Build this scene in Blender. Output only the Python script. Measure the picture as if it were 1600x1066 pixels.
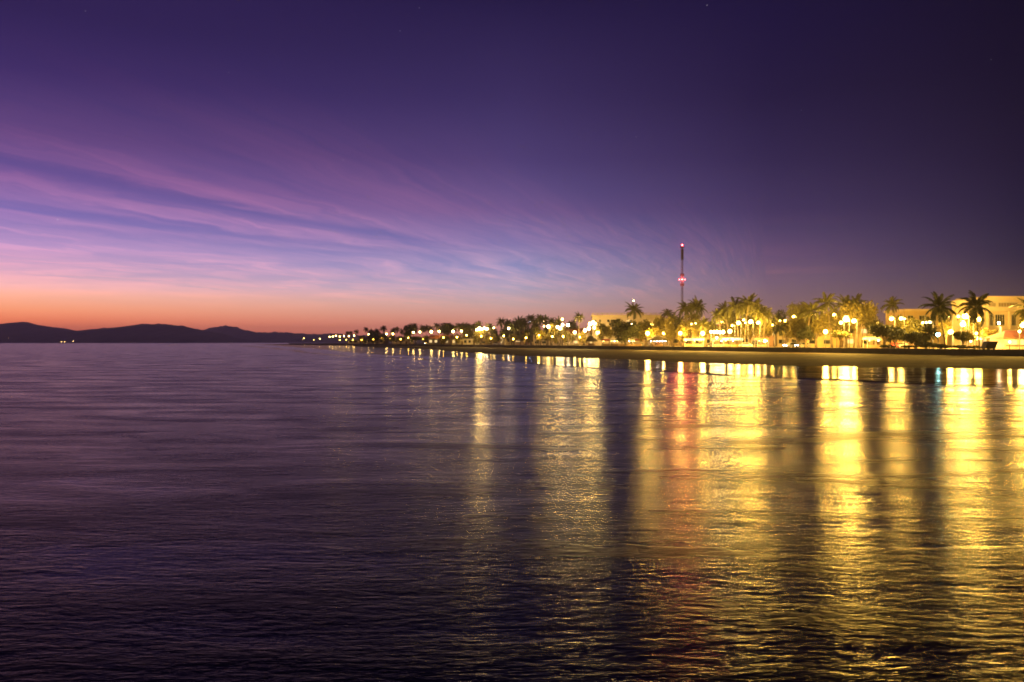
import bpy, bmesh, math, random
import numpy as np
from mathutils import Vector, Matrix

random.seed(7)
RNG = np.random.default_rng(7)
scene = bpy.context.scene
for o in list(bpy.data.objects):
    bpy.data.objects.remove(o, do_unlink=True)
C = scene.collection
R = math.radians

# ------------------------------------------------------------------ camera
H = 3.5            # eye height above the water
F = 1280.0         # focal length in photo pixels (1600 wide)
HY = 535.0         # photo row of the horizon
cam_d = bpy.data.cameras.new('camera')
cam_d.sensor_width = 36.0
cam_d.lens = 36.0 * F / 1600.0
cam_d.clip_start = 0.1
cam_d.clip_end = 60000
cam = bpy.data.objects.new('camera', cam_d)
cam.location = (0, 0, H)
cam.rotation_euler = (R(90) + math.atan((HY - 533.0) / F), 0, 0)
C.objects.link(cam)
scene.camera = cam

# ------------------------------------------------------------------ render settings
scene.render.engine = 'CYCLES'
scene.view_settings.view_transform = 'Standard'
scene.view_settings.look = 'None'
scene.view_settings.exposure = 0.0
scene.view_settings.gamma = 1.0
scene.view_settings.use_curve_mapping = False
cy = scene.cycles
cy.use_denoising = True
cy.sample_clamp_indirect = 20.0
cy.sample_clamp_direct = 0.0
cy.max_bounces = 5
cy.diffuse_bounces = 2
cy.glossy_bounces = 3
cy.transmission_bounces = 3
cy.volume_bounces = 0
cy.caustics_reflective = False
cy.caustics_refractive = False
cy.pixel_filter_type = 'BLACKMAN_HARRIS'
cy.filter_width = 1.8


def lin(c):
    out = []
    for v in c:
        v = v / 255.0
        out.append(v / 12.92 if v <= 0.04045 else ((v + 0.055) / 1.055) ** 2.4)
    return tuple(out)


# ------------------------------------------------------------------ world: afterglow sky
world = bpy.data.worlds.new('World')
scene.world = world
world.cycles.sampling_method = 'NONE'      # the smooth dusk sky needs no light sampling; the lamps do
world.use_nodes = True
nt = world.node_tree
nt.nodes.clear()


class NB:
    """tiny node builder"""
    def __init__(self, tree):
        self.t = tree

    def n(self, kind, **kw):
        nd = self.t.nodes.new(kind)
        for k, v in kw.items():
            setattr(nd, k, v)
        return nd

    def link(self, a, b):
        self.t.links.new(a, b)

    def put(self, sock, v):
        if hasattr(v, 'is_output'):
            self.t.links.new(v, sock)
        else:
            sock.default_value = v

    def m(self, op, a, b=0.0, c=0.0, clamp=False):
        nd = self.n('ShaderNodeMath', operation=op)
        nd.use_clamp = clamp
        for i, v in enumerate((a, b, c)):
            self.put(nd.inputs[i], v)
        return nd.outputs[0]

    def vm(self, op, a, b=(0, 0, 0)):
        nd = self.n('ShaderNodeVectorMath', operation=op)
        self.put(nd.inputs[0], a)
        self.put(nd.inputs[1], b)
        return nd.outputs[1] if op in ('DOT_PRODUCT', 'LENGTH', 'DISTANCE') else nd.outputs[0]

    def mix(self, fac, a, b, blend='MIX'):
        nd = self.n('ShaderNodeMix', data_type='RGBA', blend_type=blend)
        self.put(nd.inputs[0], fac)
        self.put(nd.inputs[6], a)
        self.put(nd.inputs[7], b)
        return nd.outputs[2]

    def rng(self, v, a, b, c=0.0, d=1.0, kind='LINEAR'):
        nd = self.n('ShaderNodeMapRange', interpolation_type=kind)
        nd.clamp = True
        for i, q in enumerate((v, a, b, c, d)):
            self.put(nd.inputs[i], q)
        return nd.outputs[0]

    def ramp(self, fac, stops, interp='LINEAR'):
        nd = self.n('ShaderNodeValToRGB')
        cr = nd.color_ramp
        cr.interpolation = interp
        while len(cr.elements) > 1:
            cr.elements.remove(cr.elements[-1])
        first = True
        for p, col in stops:
            e = cr.elements[0] if first else cr.elements.new(p)
            e.position = p
            if not hasattr(col, '__len__'):
                col = (col, col, col)
            e.color = (*col[:3], 1.0)
            first = False
        self.put(nd.inputs[0], fac)
        return nd.outputs[0]

    def comb(self, x, y, z=0.0):
        nd = self.n('ShaderNodeCombineXYZ')
        for i, v in enumerate((x, y, z)):
            self.put(nd.inputs[i], v)
        return nd.outputs[0]

    def noise(self, vec, scale, detail=3.0, rough=0.5, dist=0.0):
        nd = self.n('ShaderNodeTexNoise')
        self.put(nd.inputs['Vector'], vec)
        nd.inputs['Scale'].default_value = scale
        nd.inputs['Detail'].default_value = detail
        nd.inputs['Roughness'].default_value = rough
        nd.inputs['Distortion'].default_value = dist
        return nd.outputs[0]


W = NB(nt)
geo = W.n('ShaderNodeTexCoord')
dirv = geo.outputs['Generated']
sep = W.n('ShaderNodeSeparateXYZ')
W.link(dirv, sep.inputs[0])
dx, dy, dz = sep.outputs
rad = W.m('SQRT', W.m('ADD', W.m('MULTIPLY', dx, dx), W.m('MULTIPLY', dy, dy)))
rad = W.m('MAXIMUM', rad, 1e-4)
SUN_AZ = R(-40)                       # the sun has set to the left of the picture
dot = W.m('ADD', W.m('MULTIPLY', dx, math.sin(SUN_AZ)), W.m('MULTIPLY', dy, math.cos(SUN_AZ)))
delta = W.m('ARCCOSINE', W.m('MINIMUM', W.m('MAXIMUM', W.m('DIVIDE', dot, rad), -1.0), 1.0))


HAZE_D = 1.3e-4
HAZE_S = lin((78, 54, 66))


def column(px, rows):
    stops = []
    for y, c in rows:
        z = (HY - y) / math.sqrt((px - 800.0) ** 2 + F * F + (HY - y) ** 2)
        T = math.exp(-HAZE_D * min(148.0 / max(z, 1e-4), 8000.0))     # the haze in front of the sky
        c = lin(c)
        stops.append((max(z, 0.0), tuple(max((v - s_ * (1 - T)) / T, v * 0.6) for v, s_ in zip(c, HAZE_S))))
    stops.sort(key=lambda s: s[0])
    top = stops[-1][1]
    stops.append((1.0, tuple(v * 0.55 for v in top)))
    return stops


zc = W.m('MAXIMUM', dz, 0.0)
colA = W.ramp(zc, column(0, [(0, (50, 35, 83)), (100, (59, 44, 100)), (200, (80, 63, 123)), (270, (96, 80, 147)),
                             (330, (118, 106, 175)), (380, (146, 132, 191)), (420, (190, 158, 190)), (445, (232, 178, 180)),
                             (460, (248, 177, 152)), (480, (247, 158, 118)), (500, (226, 122, 88)), (520, (198, 97, 76)),
                             (535, (165, 76, 64))]))
colB = W.ramp(zc, column(800, [(0, (36, 26, 68)), (150, (57, 44, 93)), (250, (75, 60, 114)), (330, (97, 82, 139)),
                               (380, (112, 108, 166)), (420, (138, 138, 186)), (450, (164, 154, 182)), (475, (188, 156, 158)),
                               (495, (196, 142, 132)), (515, (184, 118, 106)), (535, (155, 92, 84))]))
colC = W.ramp(zc, column(1200, [(0, (27, 18, 58)), (150, (32, 23, 64)), (250, (44, 34, 78)), (330, (60, 48, 94)),
                                (400, (86, 70, 112)), (440, (106, 86, 116)), (480, (122, 93, 106)), (510, (126, 90, 92)),
                                (535, (112, 78, 76))]))
colD = W.ramp(zc, column(1600, [(0, (18, 13, 40)), (150, (22, 17, 45)), (250, (28, 22, 52)), (330, (38, 30, 60)),
                                (400, (50, 40, 66)), (460, (77, 58, 72)), (500, (90, 66, 70)), (535, (86, 62, 60))]))
sky = W.mix(W.rng(delta, R(8), R(40)), colA, colB)
sky = W.mix(W.rng(delta, R(40), R(57.35)), sky, colC)
sky = W.mix(W.rng(delta, R(57.35), R(72)), sky, colD)

# thin cirrus: streaks lying on a flat high layer, running off towards the right-hand horizon
zs = W.m('ADD', W.m('MAXIMUM', dz, 0.0), 0.012)
u = W.m('DIVIDE', dx, zs)
v = W.m('DIVIDE', dy, zs)
CA = R(17.5)
across = W.m('SUBTRACT', W.m('MULTIPLY', u, math.cos(CA)), W.m('MULTIPLY', v, math.sin(CA)))
along = W.m('ADD', W.m('MULTIPLY', u, math.sin(CA)), W.m('MULTIPLY', v, math.cos(CA)))
lg = W.m('LOGARITHM', W.m('MAXIMUM', W.m('MULTIPLY', across, -1.0), 0.05), 2.718)   # wider bands further off
wob = W.noise(W.comb(W.m('MULTIPLY', across, 0.55), W.m('MULTIPLY', along, 0.22), 3.1), 1.0, 4.0, 0.55, 0.4)
wob2 = W.noise(W.comb(W.m('MULTIPLY', across, 1.9), W.m('MULTIPLY', along, 0.95), 5.7), 1.0, 5.0, 0.6, 0.8)
lgw = W.m('ADD', lg, W.m('ADD', W.m('MULTIPLY', W.m('SUBTRACT', wob, 0.5), 0.20), W.m('MULTIPLY', W.m('SUBTRACT', wob2, 0.5), 0.15)))
fine = W.noise(W.comb(W.m('MULTIPLY', lgw, 17.0), W.m('MULTIPLY', along, 0.3), 1.7), 1.0, 5.0, 0.6, 0.7)
patch = W.noise(W.comb(W.m('MULTIPLY', lgw, 3.5), W.m('MULTIPLY', along, 0.28), 8.3), 1.0, 3.0, 0.5, 0.3)
bend = W.m('MINIMUM', W.m('MULTIPLY', W.m('POWER', W.m('MAXIMUM', W.m('SUBTRACT', along, 4.0), 0.0), 1.5), 0.045), 0.35)
lgw = W.m('ADD', lgw, bend)
bands = W.ramp(W.rng(lgw, -1.0, 3.0), [(0.0, 0.0), (0.28, 0.0), (0.36, 0.20), (0.42, 0.36), (0.475, 0.48), (0.522, 0.62), (0.543, 0.85),
                                       (0.556, 0.92), (0.574, 0.16), (0.588, 0.34), (0.605, 0.92), (0.622, 0.75), (0.645, 0.20),
                                       (0.662, 0.72), (0.684, 0.42), (0.705, 0.75), (0.745, 0.95), (0.78, 0.6), (0.81, 0.9), (0.86, 0.7), (1.0, 0.7)],
               'EASE')
far_c = W.m('MULTIPLY', W.noise(W.comb(W.m('MULTIPLY', lgw, 8.0), W.m('MULTIPLY', along, 0.45), 2.4), 1.0, 5.0, 0.6, 0.9), 1.25)
far_k = W.rng(along, 5.0, 8.5, 0.0, 0.8)
bands = W.m('ADD', W.m('MULTIPLY', bands, W.m('SUBTRACT', 1.0, far_k)), W.m('MULTIPLY', W.rng(far_c, 0.45, 0.85), far_k))
cl = W.m('MULTIPLY', bands, W.rng(fine, 0.28, 0.68, 0.35, 1.25))
cl = W.m('MULTIPLY', cl, W.rng(patch, 0.28, 0.62, 0.5, 1.2))
cl = W.m('MULTIPLY', cl, W.rng(dz, 0.015, 0.07))
cl = W.m('MULTIPLY', cl, W.rng(dz, 0.17, 0.33, 1.0, 0.0))
cl = W.m('MULTIPLY', cl, W.rng(delta, R(48), R(68), 1.0, 0.12), clamp=True)
tint = W.mix(cl, (1, 1, 1, 1), W.mix(W.rng(dz, 0.035, 0.125), (1.15, 1.05, 1.0, 1), (2.7, 1.66, 1.20, 1)))
sky = W.mix(1.0, sky, tint, 'MULTIPLY')

# a handful of first stars
for sx_, sy_, br in ((90, 343, 1.0), (1105, 8, 0.7), (625, 48, 0.5), (655, 12, 0.45), (133, 17, 0.4), (357, 113, 0.3), (994, 214, 0.35), (1549, 93, 0.3), (1252, 172, 0.25), (536, 250, 0.3)):
    sv = Vector(((sx_ - 800.0) / F, 1.0, (HY - sy_) / F)).normalized()
    near = W.m('LESS_THAN', W.vm('DISTANCE', dirv, tuple(sv)), 0.0005)
    sky = W.mix(W.m('MULTIPLY', near, br * 0.55), sky, (1.0, 0.95, 0.95, 1))
bg = W.n('ShaderNodeBackground')
W.link(sky, bg.inputs['Color'])
bg.inputs['Strength'].default_value = 1.0
wo = W.n('ShaderNodeOutputWorld')
W.link(bg.outputs[0], wo.inputs[0])
# the sun is below the horizon: no sun lamp, the sky and the lit lamps are the only light

# ------------------------------------------------------------------ helpers
M = {}


def mat(name, col=(0.5, 0.5, 0.5), rough=0.8, metal=0.0, var=0.25, vscale=3.0, bump=0.0, bscale=20.0, emit=None,
        estr=0.0, spec=0.5, transl=0.0, ior=None):
    m = bpy.data.materials.new(name)
    m.use_nodes = True
    t = m.node_tree
    t.nodes.clear()
    b = NB(t)
    out = b.n('ShaderNodeOutputMaterial')
    pb = b.n('ShaderNodeBsdfPrincipled')
    pb.inputs['Roughness'].default_value = rough
    pb.inputs['Metallic'].default_value = metal
    pb.inputs['Specular IOR Level'].default_value = spec
    if ior:
        pb.inputs['IOR'].default_value = ior
    tc = b.n('ShaderNodeTexCoord')
    nz = b.noise(tc.outputs['Object'], vscale, 4.0, 0.6)
    f = b.rng(nz, 0.3, 0.7, 1.0 - var, 1.0 + var)
    hs = b.n('ShaderNodeVectorMath', operation='SCALE')
    hs.inputs[0].default_value = col
    b.link(f, hs.inputs['Scale'])
    b.link(hs.outputs[0], pb.inputs['Base Color'])
    if bump > 0:
        bp = b.n('ShaderNodeBump')
        bp.inputs['Distance'].default_value = bump
        bp.inputs['Strength'].default_value = 1.0
        b.link(b.noise(tc.outputs['Object'], bscale, 4.0, 0.6), bp.inputs['Height'])
        b.link(bp.outputs[0], pb.inputs['Normal'])
    if emit:
        pb.inputs['Emission Color'].default_value = (*emit, 1)
        pb.inputs['Emission Strength'].default_value = estr
        m.cycles.emission_sampling = 'NONE'
    sh = pb.outputs[0]
    if transl > 0:
        tl = b.n('ShaderNodeBsdfTranslucent')
        b.link(hs.outputs[0], tl.inputs[0])
        mx = b.n('ShaderNodeMixShader')
        mx.inputs[0].default_value = transl
        b.link(sh, mx.inputs[1])
        b.link(tl.outputs[0], mx.inputs[2])
        sh = mx.outputs[0]
    b.link(sh, out.inputs[0])
    M[name] = m
    return m


class MB:
    def __init__(self):
        self.v = []
        self.f = []

    def box(self, x0, x1, y0, y1, z0, z1):
        n = len(self.v)
        self.v += [(x0, y0, z0), (x1, y0, z0), (x1, y1, z0), (x0, y1, z0), (x0, y0, z1), (x1, y0, z1), (x1, y1, z1), (x0, y1, z1)]
        self.f += [tuple(n + i for i in q) for q in ((3, 2, 1, 0), (4, 5, 6, 7), (0, 1, 5, 4), (1, 2, 6, 5), (2, 3, 7, 6), (3, 0, 4, 7))]
        return self

    def tube(self, pts, radii, n=6, cap=True):
        base = len(self.v)
        pts = [Vector(p) for p in pts]
        if not hasattr(radii, '__len__'):
            radii = [radii] * len(pts)
        for i, p in enumerate(pts):
            d = (pts[min(i + 1, len(pts) - 1)] - pts[max(i - 1, 0)])
            if d.length < 1e-9:
                d = Vector((0, 0, 1))
            d.normalize()
            a = Vector((1, 0, 0)) if abs(d.x) < 0.8 else Vector((0, 1, 0))
            s = d.cross(a).normalized()
            t = d.cross(s)
            for k in range(n):
                w = 2 * math.pi * k / n
                self.v.append(tuple(p + (s * math.cos(w) + t * math.sin(w)) * radii[i]))
        for i in range(len(pts) - 1):
            for k in range(n):
                a0 = base + i * n + k
                a1 = base + i * n + (k + 1) % n
                self.f.append((a0, a1, a1 + n, a0 + n))
        if cap:
            self.f.append(tuple(base + k for k in reversed(range(n))))
            self.f.append(tuple(base + (len(pts) - 1) * n + k for k in range(n)))
        return self

    def lathe(self, prof, n=12, c=(0, 0, 0)):
        base = len(self.v)
        for r, z in prof:
            for k in range(n):
                w = 2 * math.pi * k / n
                self.v.append((c[0] + r * math.cos(w), c[1] + r * math.sin(w), c[2] + z))
        for i in range(len(prof) - 1):
            for k in range(n):
                a0 = base + i * n + k
                a1 = base + i * n + (k + 1) % n
                self.f.append((a0, a1, a1 + n, a0 + n))
        self.f.append(tuple(base + k for k in reversed(range(n))))
        self.f.append(tuple(base + (len(prof) - 1) * n + k for k in range(n)))
        return self

    def ball(self, r, c=(0, 0, 0), n=10, sz=1.0):
        return self.lathe([(max(r * math.sin(math.pi * i / 6), 0.01 * r), -r * sz * math.cos(math.pi * i / 6)) for i in range(7)], n, c)

    def poly(self, pts):
        n = len(self.v)
        self.v += [tuple(p) for p in pts]
        self.f.append(tuple(range(n, n + len(pts))))
        return self

    def prism(self, pts, axis_from, axis_to):
        """outline pts (x,z) swept along y"""
        n = len(self.v)
        k = len(pts)
        self.v += [(x, axis_from, z) for x, z in pts] + [(x, axis_to, z) for x, z in pts]
        self.f.append(tuple(n + i for i in range(k)))
        self.f.append(tuple(n + k + i for i in reversed(range(k))))
        for i in range(k):
            j = (i + 1) % k
            self.f.append((n + j, n + i, n + k + i, n + k + j))
        return self

    def mesh(self, name, m, smooth=False):
        me = bpy.data.meshes.new(name)
        me.from_pydata(self.v, [], self.f)
        me.materials.append(m)
        if smooth:
            me.polygons.foreach_set('use_smooth', [True] * len(me.polygons))
        me.update()
        return me

    def build(self, name, m, parent=None, smooth=False):
        return link(name, self.mesh(name, m, smooth), parent)


def link(name, me, parent=None):
    o = bpy.data.objects.new(name, me)
    C.objects.link(o)
    if parent is not None:
        o.parent = parent
    return o


def tag(o, label=None, cat=None, group=None, kind=None):
    if label:
        o['label'] = label
    if cat:
        o['category'] = cat
    if group:
        o['group'] = group
    if kind:
        o['kind'] = kind
    return o


def empty(name, loc, rz=0.0):
    o = bpy.data.objects.new(name, None)
    o.empty_display_size = 0.3
    C.objects.link(o)
    o.location = loc
    o.rotation_euler = (0, 0, rz)
    return o


# ------------------------------------------------------------------ the lie of the shore
GZ = 1.95                                  # promenade level


def yprom(px):                             # where the sight line at photo column px meets the promenade edge
    return 169.0 / ((px - 800.0) / F + 0.4)


def wx(px, Y):
    return (px - 800.0) / F * Y


def wz(py, Y):
    return H + (HY - py) / F * Y


def edge_x(Y):
    return 169.0 - 0.4 * Y


SHORE_RZ = math.atan2(0.4, 1.0)           # shore runs along (-0.4, 1)

# ------------------------------------------------------------------ materials
mat('cream_wall', (0.62, 0.50, 0.33), 0.85, var=0.12, vscale=0.5, bump=0.01)
mat('ochre_wall', (0.55, 0.40, 0.20), 0.85, var=0.12, vscale=0.5, bump=0.01)
mat('pale_wall', (0.66, 0.60, 0.50), 0.85, var=0.10, vscale=0.5, bump=0.01)
mat('salmon_wall', (0.52, 0.32, 0.22), 0.85, var=0.12, vscale=0.5, bump=0.01)
mat('concrete', (0.38, 0.35, 0.30), 0.9, var=0.2, vscale=0.7, bump=0.01)
mat('red_roof', (0.30, 0.10, 0.06), 0.85, var=0.25, vscale=1.5)
mat('grey_roof', (0.20, 0.19, 0.18), 0.7, var=0.2, vscale=1.5)
mat('thatch', (0.09, 0.075, 0.06), 0.95, var=0.35, vscale=4.0, bump=0.04, bscale=14)
mat('window_frame', (0.45, 0.42, 0.36), 0.6, var=0.1)
mat('dark_glass', (0.012, 0.014, 0.018), 0.08, var=0.1)
mat('lit_glass', (0.4, 0.35, 0.25), 0.3, emit=(1.0, 0.70, 0.30), estr=1.1)
mat('white_lit', (0.7, 0.7, 0.7), 0.5, emit=(1.0, 0.90, 0.92), estr=14.0)
mat('door_wood', (0.12, 0.07, 0.04), 0.6, var=0.2)
mat('steel_dark', (0.10, 0.10, 0.11), 0.5, 0.6, var=0.15)
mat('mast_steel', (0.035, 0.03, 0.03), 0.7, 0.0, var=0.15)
mat('shade_panel', (0.26, 0.18, 0.09), 0.7, var=0.2)
mat('shaded_concrete', (0.085, 0.072, 0.055), 0.95, var=0.45, vscale=0.25, bump=0.02, bscale=3)  # sea wall face: its unlit shade put into the concrete colour
mat('steel_white', (0.60, 0.58, 0.55), 0.5, 0.1, var=0.1)
mat('steel_red', (0.35, 0.045, 0.035), 0.5, 0.1, var=0.1)
mat('bark', (0.16, 0.12, 0.085), 0.95, var=0.35, vscale=2.0, bump=0.02, bscale=6)
mat('palm_bark', (0.22, 0.18, 0.13), 0.95, var=0.3, vscale=2.5, bump=0.02, bscale=8)
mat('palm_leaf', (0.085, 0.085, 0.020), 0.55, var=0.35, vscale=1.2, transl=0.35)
mat('leaf_dark', (0.026, 0.032, 0.010), 0.6, var=0.4, vscale=0.9, transl=0.25)  # unlit crowns and silhouettes: their shade put into the leaf colour
mat('leaf_mid', (0.105, 0.098, 0.022), 0.6, var=0.4, vscale=0.9, transl=0.35)  # half-lit crowns: some lamplight put into the leaf colour
mat('leaf_pale', (0.155, 0.130, 0.028), 0.6, var=0.4, vscale=0.9, transl=0.4)  # lamp-lit crowns: golden light put into the leaf colour
mat('tarp', (0.030, 0.026, 0.026), 0.55, var=0.3)
mat('awning_white', (0.72, 0.68, 0.62), 0.7, var=0.08, transl=0.3)
mat('awning_red', (0.45, 0.09, 0.06), 0.7, var=0.12, transl=0.2)
mat('awning_blue', (0.08, 0.16, 0.36), 0.7, var=0.12, transl=0.2)
mat('counter_wood', (0.30, 0.19, 0.10), 0.7, var=0.25)
mat('tyre', (0.02, 0.02, 0.02), 0.8)
mat('car_white', (0.65, 0.65, 0.65), 0.3, var=0.04)
mat('car_red', (0.38, 0.04, 0.03), 0.3, var=0.04)
mat('car_silver', (0.38, 0.38, 0.39), 0.3, 0.4, var=0.04)
mat('car_dark', (0.03, 0.03, 0.035), 0.3, var=0.04)
mat('headlight', (0.8, 0.8, 0.8), 0.2, emit=(1.0, 0.86, 0.80), estr=60.0)
mat('tail_light', (0.5, 0.03, 0.02), 0.2, emit=(1.0, 0.05, 0.02), estr=25.0)
mat('driftwood', (0.03, 0.025, 0.02), 0.9)

# lamp glows: one material for each kind of bulb
SODIUM = (1.0, 0.55, 0.08)
WARM = (1.0, 0.62, 0.15)
WHITE = (1.0, 0.63, 0.17)
VIOLET = (1.0, 0.68, 0.36)
BLUE = (0.45, 0.55, 1.0)
LAMPS = 0.45


GLOW = {}


def bulb_light(kind, r, loc, parent, k=1.0):
    """the light of one lamp: a glowing sphere of radius r around its globe"""
    col, L = GLOW[kind]
    d = bpy.data.lights.new('bulb_light', 'POINT')
    d.color = col
    d.shadow_soft_size = r
    d.use_soft_falloff = False
    d.energy = k * L * LAMPS * 4 * math.pi ** 2 * r * r
    o = bpy.data.objects.new('bulb_light', d)
    C.objects.link(o)
    o.parent = parent
    o.location = loc
    return o


def glow(name, col, s):
    GLOW[name] = (col, s)
    m = bpy.data.materials.new(name)
    m.use_nodes = True
    t = m.node_tree
    t.nodes.clear()
    b = NB(t)
    e = b.n('ShaderNodeEmission')
    e.inputs[0].default_value = (*col, 1)
    e.inputs[1].default_value = min(s * LAMPS, 60.0)
    m.cycles.emission_sampling = 'NONE'
    out = b.n('ShaderNodeOutputMaterial')
    b.link(e.outputs[0], out.inputs[0])
    M[name] = m
    return m


# sea
def water_material(name, base, rough, big, mid, small, ruffle=0.16, vary=0.24, film=1.0):
    m = bpy.data.materials.new(name)
    m.use_nodes = True
    t = m.node_tree
    t.nodes.clear()
    b = NB(t)
    tc = b.n('ShaderNodeTexCoord')
    P = tc.outputs['Object']
    mp = b.n('ShaderNodeMapping')
    b.link(P, mp.inputs[0])
    mp.inputs['Rotation'].default_value = (0, 0, R(8))
    mp.inputs['Scale'].default_value = (0.42, 1.0, 1.0)
    q = mp.outputs[0]
    n1 = b.noise(q, 0.33, 4, 0.6, 0.4)     # low waves, metres long
    n2 = b.noise(q, 1.3, 4, 0.55, 0.3)     # chop
    n3 = b.noise(q, 6.5, 4, 0.6, 0.4)      # ripples
    n4 = b.noise(q, 19.0, 3, 0.6, 0.3)
    # wind patches: streaks of rougher and calmer water, from a metre to tens of metres
    mq = b.n('ShaderNodeMapping')
    b.link(P, mq.inputs[0])
    mq.inputs['Rotation'].default_value = (0, 0, R(-6))
    mq.inputs['Scale'].default_value = (0.30, 1.0, 1.0)
    wide = b.noise(mq.outputs[0], 0.42, 6, 0.70, 0.4)
    gust = b.rng(wide, 0.34, 0.66, 0.50, 1.40)
    hgt = b.m('ADD', b.m('MULTIPLY', n1, big),
              b.m('MULTIPLY', b.m('ADD', b.m('MULTIPLY', n2, mid), b.m('ADD', b.m('MULTIPLY', n3, small), b.m('MULTIPLY', n4, small * 0.2))), gust))
    bp = b.n('ShaderNodeBump')
    bp.inputs['Strength'].default_value = 1.0
    bp.inputs['Distance'].default_value = 1.0
    b.link(hgt, bp.inputs['Height'])
    gl = b.n('ShaderNodeBsdfGlossy', distribution='BECKMANN')
    gl.inputs['Color'].default_value = (1, 1, 1, 1)
    b.link(b.m('MULTIPLY', b.rng(wide, 0.34, 0.66, 1.0 - vary, 1.0 + vary), rough), gl.inputs['Roughness'])
    b.link(bp.outputs[0], gl.inputs['Normal'])
    df = b.n('ShaderNodeBsdfDiffuse')
    df.inputs[0].default_value = (*base, 1)
    # Fresnel of a ruffled surface: the facets one sees lean towards the eye by about their rms slope
    ge = b.n('ShaderNodeNewGeometry')
    lean = b.rng(wide, 0.34, 0.66, ruffle * (1.0 - 1.6 * vary), ruffle * (1.0 + 1.6 * vary))
    cosv = b.m('ADD', b.m('ABSOLUTE', b.vm('DOT_PRODUCT', ge.outputs['Incoming'], bp.outputs[0])), lean, clamp=True)
    frs = b.m('ADD', b.m('MULTIPLY', b.m('POWER', b.m('SUBTRACT', 1.0, cosv), 5.0), 0.98), 0.02)
    mx = b.n('ShaderNodeMixShader')
    # where the water is only a film, bare sand shows through in patches
    cover = b.rng(b.noise(mq.outputs[0], 0.9, 5, 0.65, 0.5), 0.40, 0.60, film, 1.0)
    b.link(b.m('MULTIPLY', frs, cover), mx.inputs[0])
    b.link(df.outputs[0], mx.inputs[1])
    b.link(gl.outputs[0], mx.inputs[2])
    out = b.n('ShaderNodeOutputMaterial')
    b.link(mx.outputs[0], out.inputs[0])
    M[name] = m
    return m


water_material('sea_water', (0.010, 0.013, 0.011), 0.25, 0.012, 0.021, 0.022)
water_material('shallow_water', (0.030, 0.024, 0.016), 0.16, 0.004, 0.005, 0.003, 0.16, 0.5, 0.12)


def sand_material(name, c1, c2, rough, sheen=0.0):
    m = bpy.data.materials.new(name)
    m.use_nodes = True
    t = m.node_tree
    t.nodes.clear()
    b = NB(t)
    tc = b.n('ShaderNodeTexCoord')
    P = tc.outputs['Object']
    big_ = b.noise(P, 0.05, 4, 0.6, 0.5)
    md = b.noise(P, 0.6, 4, 0.6)
    f = b.m('ADD', b.m('MULTIPLY', big_, 0.65), b.m('MULTIPLY', md, 0.35))
    col = b.mix(b.rng(f, 0.38, 0.62), (*c1, 1), (*c2, 1))
    pb = b.n('ShaderNodeBsdfPrincipled')
    b.link(col, pb.inputs['Base Color'])
    pb.inputs['Roughness'].default_value = rough
    pb.inputs['Specular IOR Level'].default_value = sheen      # damp grains glint a little
    bp = b.n('ShaderNodeBump')
    bp.inputs['Distance'].default_value = 0.4
    b.link(b.m('ADD', b.noise(P, 0.35, 4, 0.55), b.m('MULTIPLY', b.noise(P, 3.0, 3, 0.5), 0.12)), bp.inputs['Height'])
    b.link(bp.outputs[0], pb.inputs['Normal'])
    out = b.n('ShaderNodeOutputMaterial')
    b.link(pb.outputs[0], out.inputs[0])
    M[name] = m
    return m


sand_material('dry_sand', (0.045, 0.033, 0.019), (0.125, 0.090, 0.050), 0.85, 0.06)
sand_material('paving', (0.40, 0.34, 0.25), (0.52, 0.45, 0.34), 0.85)
sand_material('hill_scrub', (0.05, 0.05, 0.04), (0.08, 0.075, 0.06), 0.95)

# ------------------------------------------------------------------ sea, beach, land
MB().poly([(-30000, -3000, 0), (30000, -3000, 0), (30000, 40000, 0), (-30000, 40000, 0)]).build('sea', M['sea_water'])
tag(bpy.data.objects['sea'], kind='structure')

# shore lines in world metres: (x, y), walked from the near right end to the far point
WATER = [(58, -20), (47, 35), (39.4, 63), (34.3, 72), (27, 81), (19.3, 95), (9.2, 118), (-8.4, 179), (-43, 249), (-105, 448), (-259, 896), (-420, 1330)]
WET = [(130, -20), (80, 70), (65, 104), (57, 108), (43, 122), (33.5, 134), (22.8, 162), (4.9, 208), (-12.4, 265), (-46, 430), (-86, 545), (-185, 860), (-400, 1310)]


def resample(line, n):
    pts = [Vector((p[0], p[1], 0)) for p in line]
    d = [0.0]
    for a, b_ in zip(pts, pts[1:]):
        d.append(d[-1] + (b_ - a).length)
    out = []
    for i in range(n):
        s = d[-1] * (i / (n - 1)) ** 1.9
        k = max(j for j in range(len(d)) if d[j] <= s + 1e-6)
        k = min(k, len(pts) - 2)
        f = (s - d[k]) / (d[k + 1] - d[k])
        p0, p1, p2, p3 = pts[max(k - 1, 0)], pts[k], pts[k + 1], pts[min(k + 2, len(pts) - 1)]
        f2, f3 = f * f, f * f * f
        q = 0.5 * ((2 * p1) + (p2 - p0) * f + (2 * p0 - 5 * p1 + 4 * p2 - p3) * f2 + (3 * p1 - p0 - 3 * p2 + p3) * f3)
        q2 = p1.lerp(p2, f)
        out.append(q.lerp(q2, 0.4))
    return out


NS = 260
wline = resample(WATER, NS)
tline = resample(WET, NS)
edge = []
for i, p in enumerate(tline):            # the promenade edge abreast of each point of the wet line
    nrm = Vector((1.0, 0.4, 0)).normalized()
    dd = (169.0 - (p.x + 0.4 * p.y)) / (nrm.x + 0.4 * nrm.y)
    edge.append(p + nrm * max(dd, 4.0))


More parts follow.
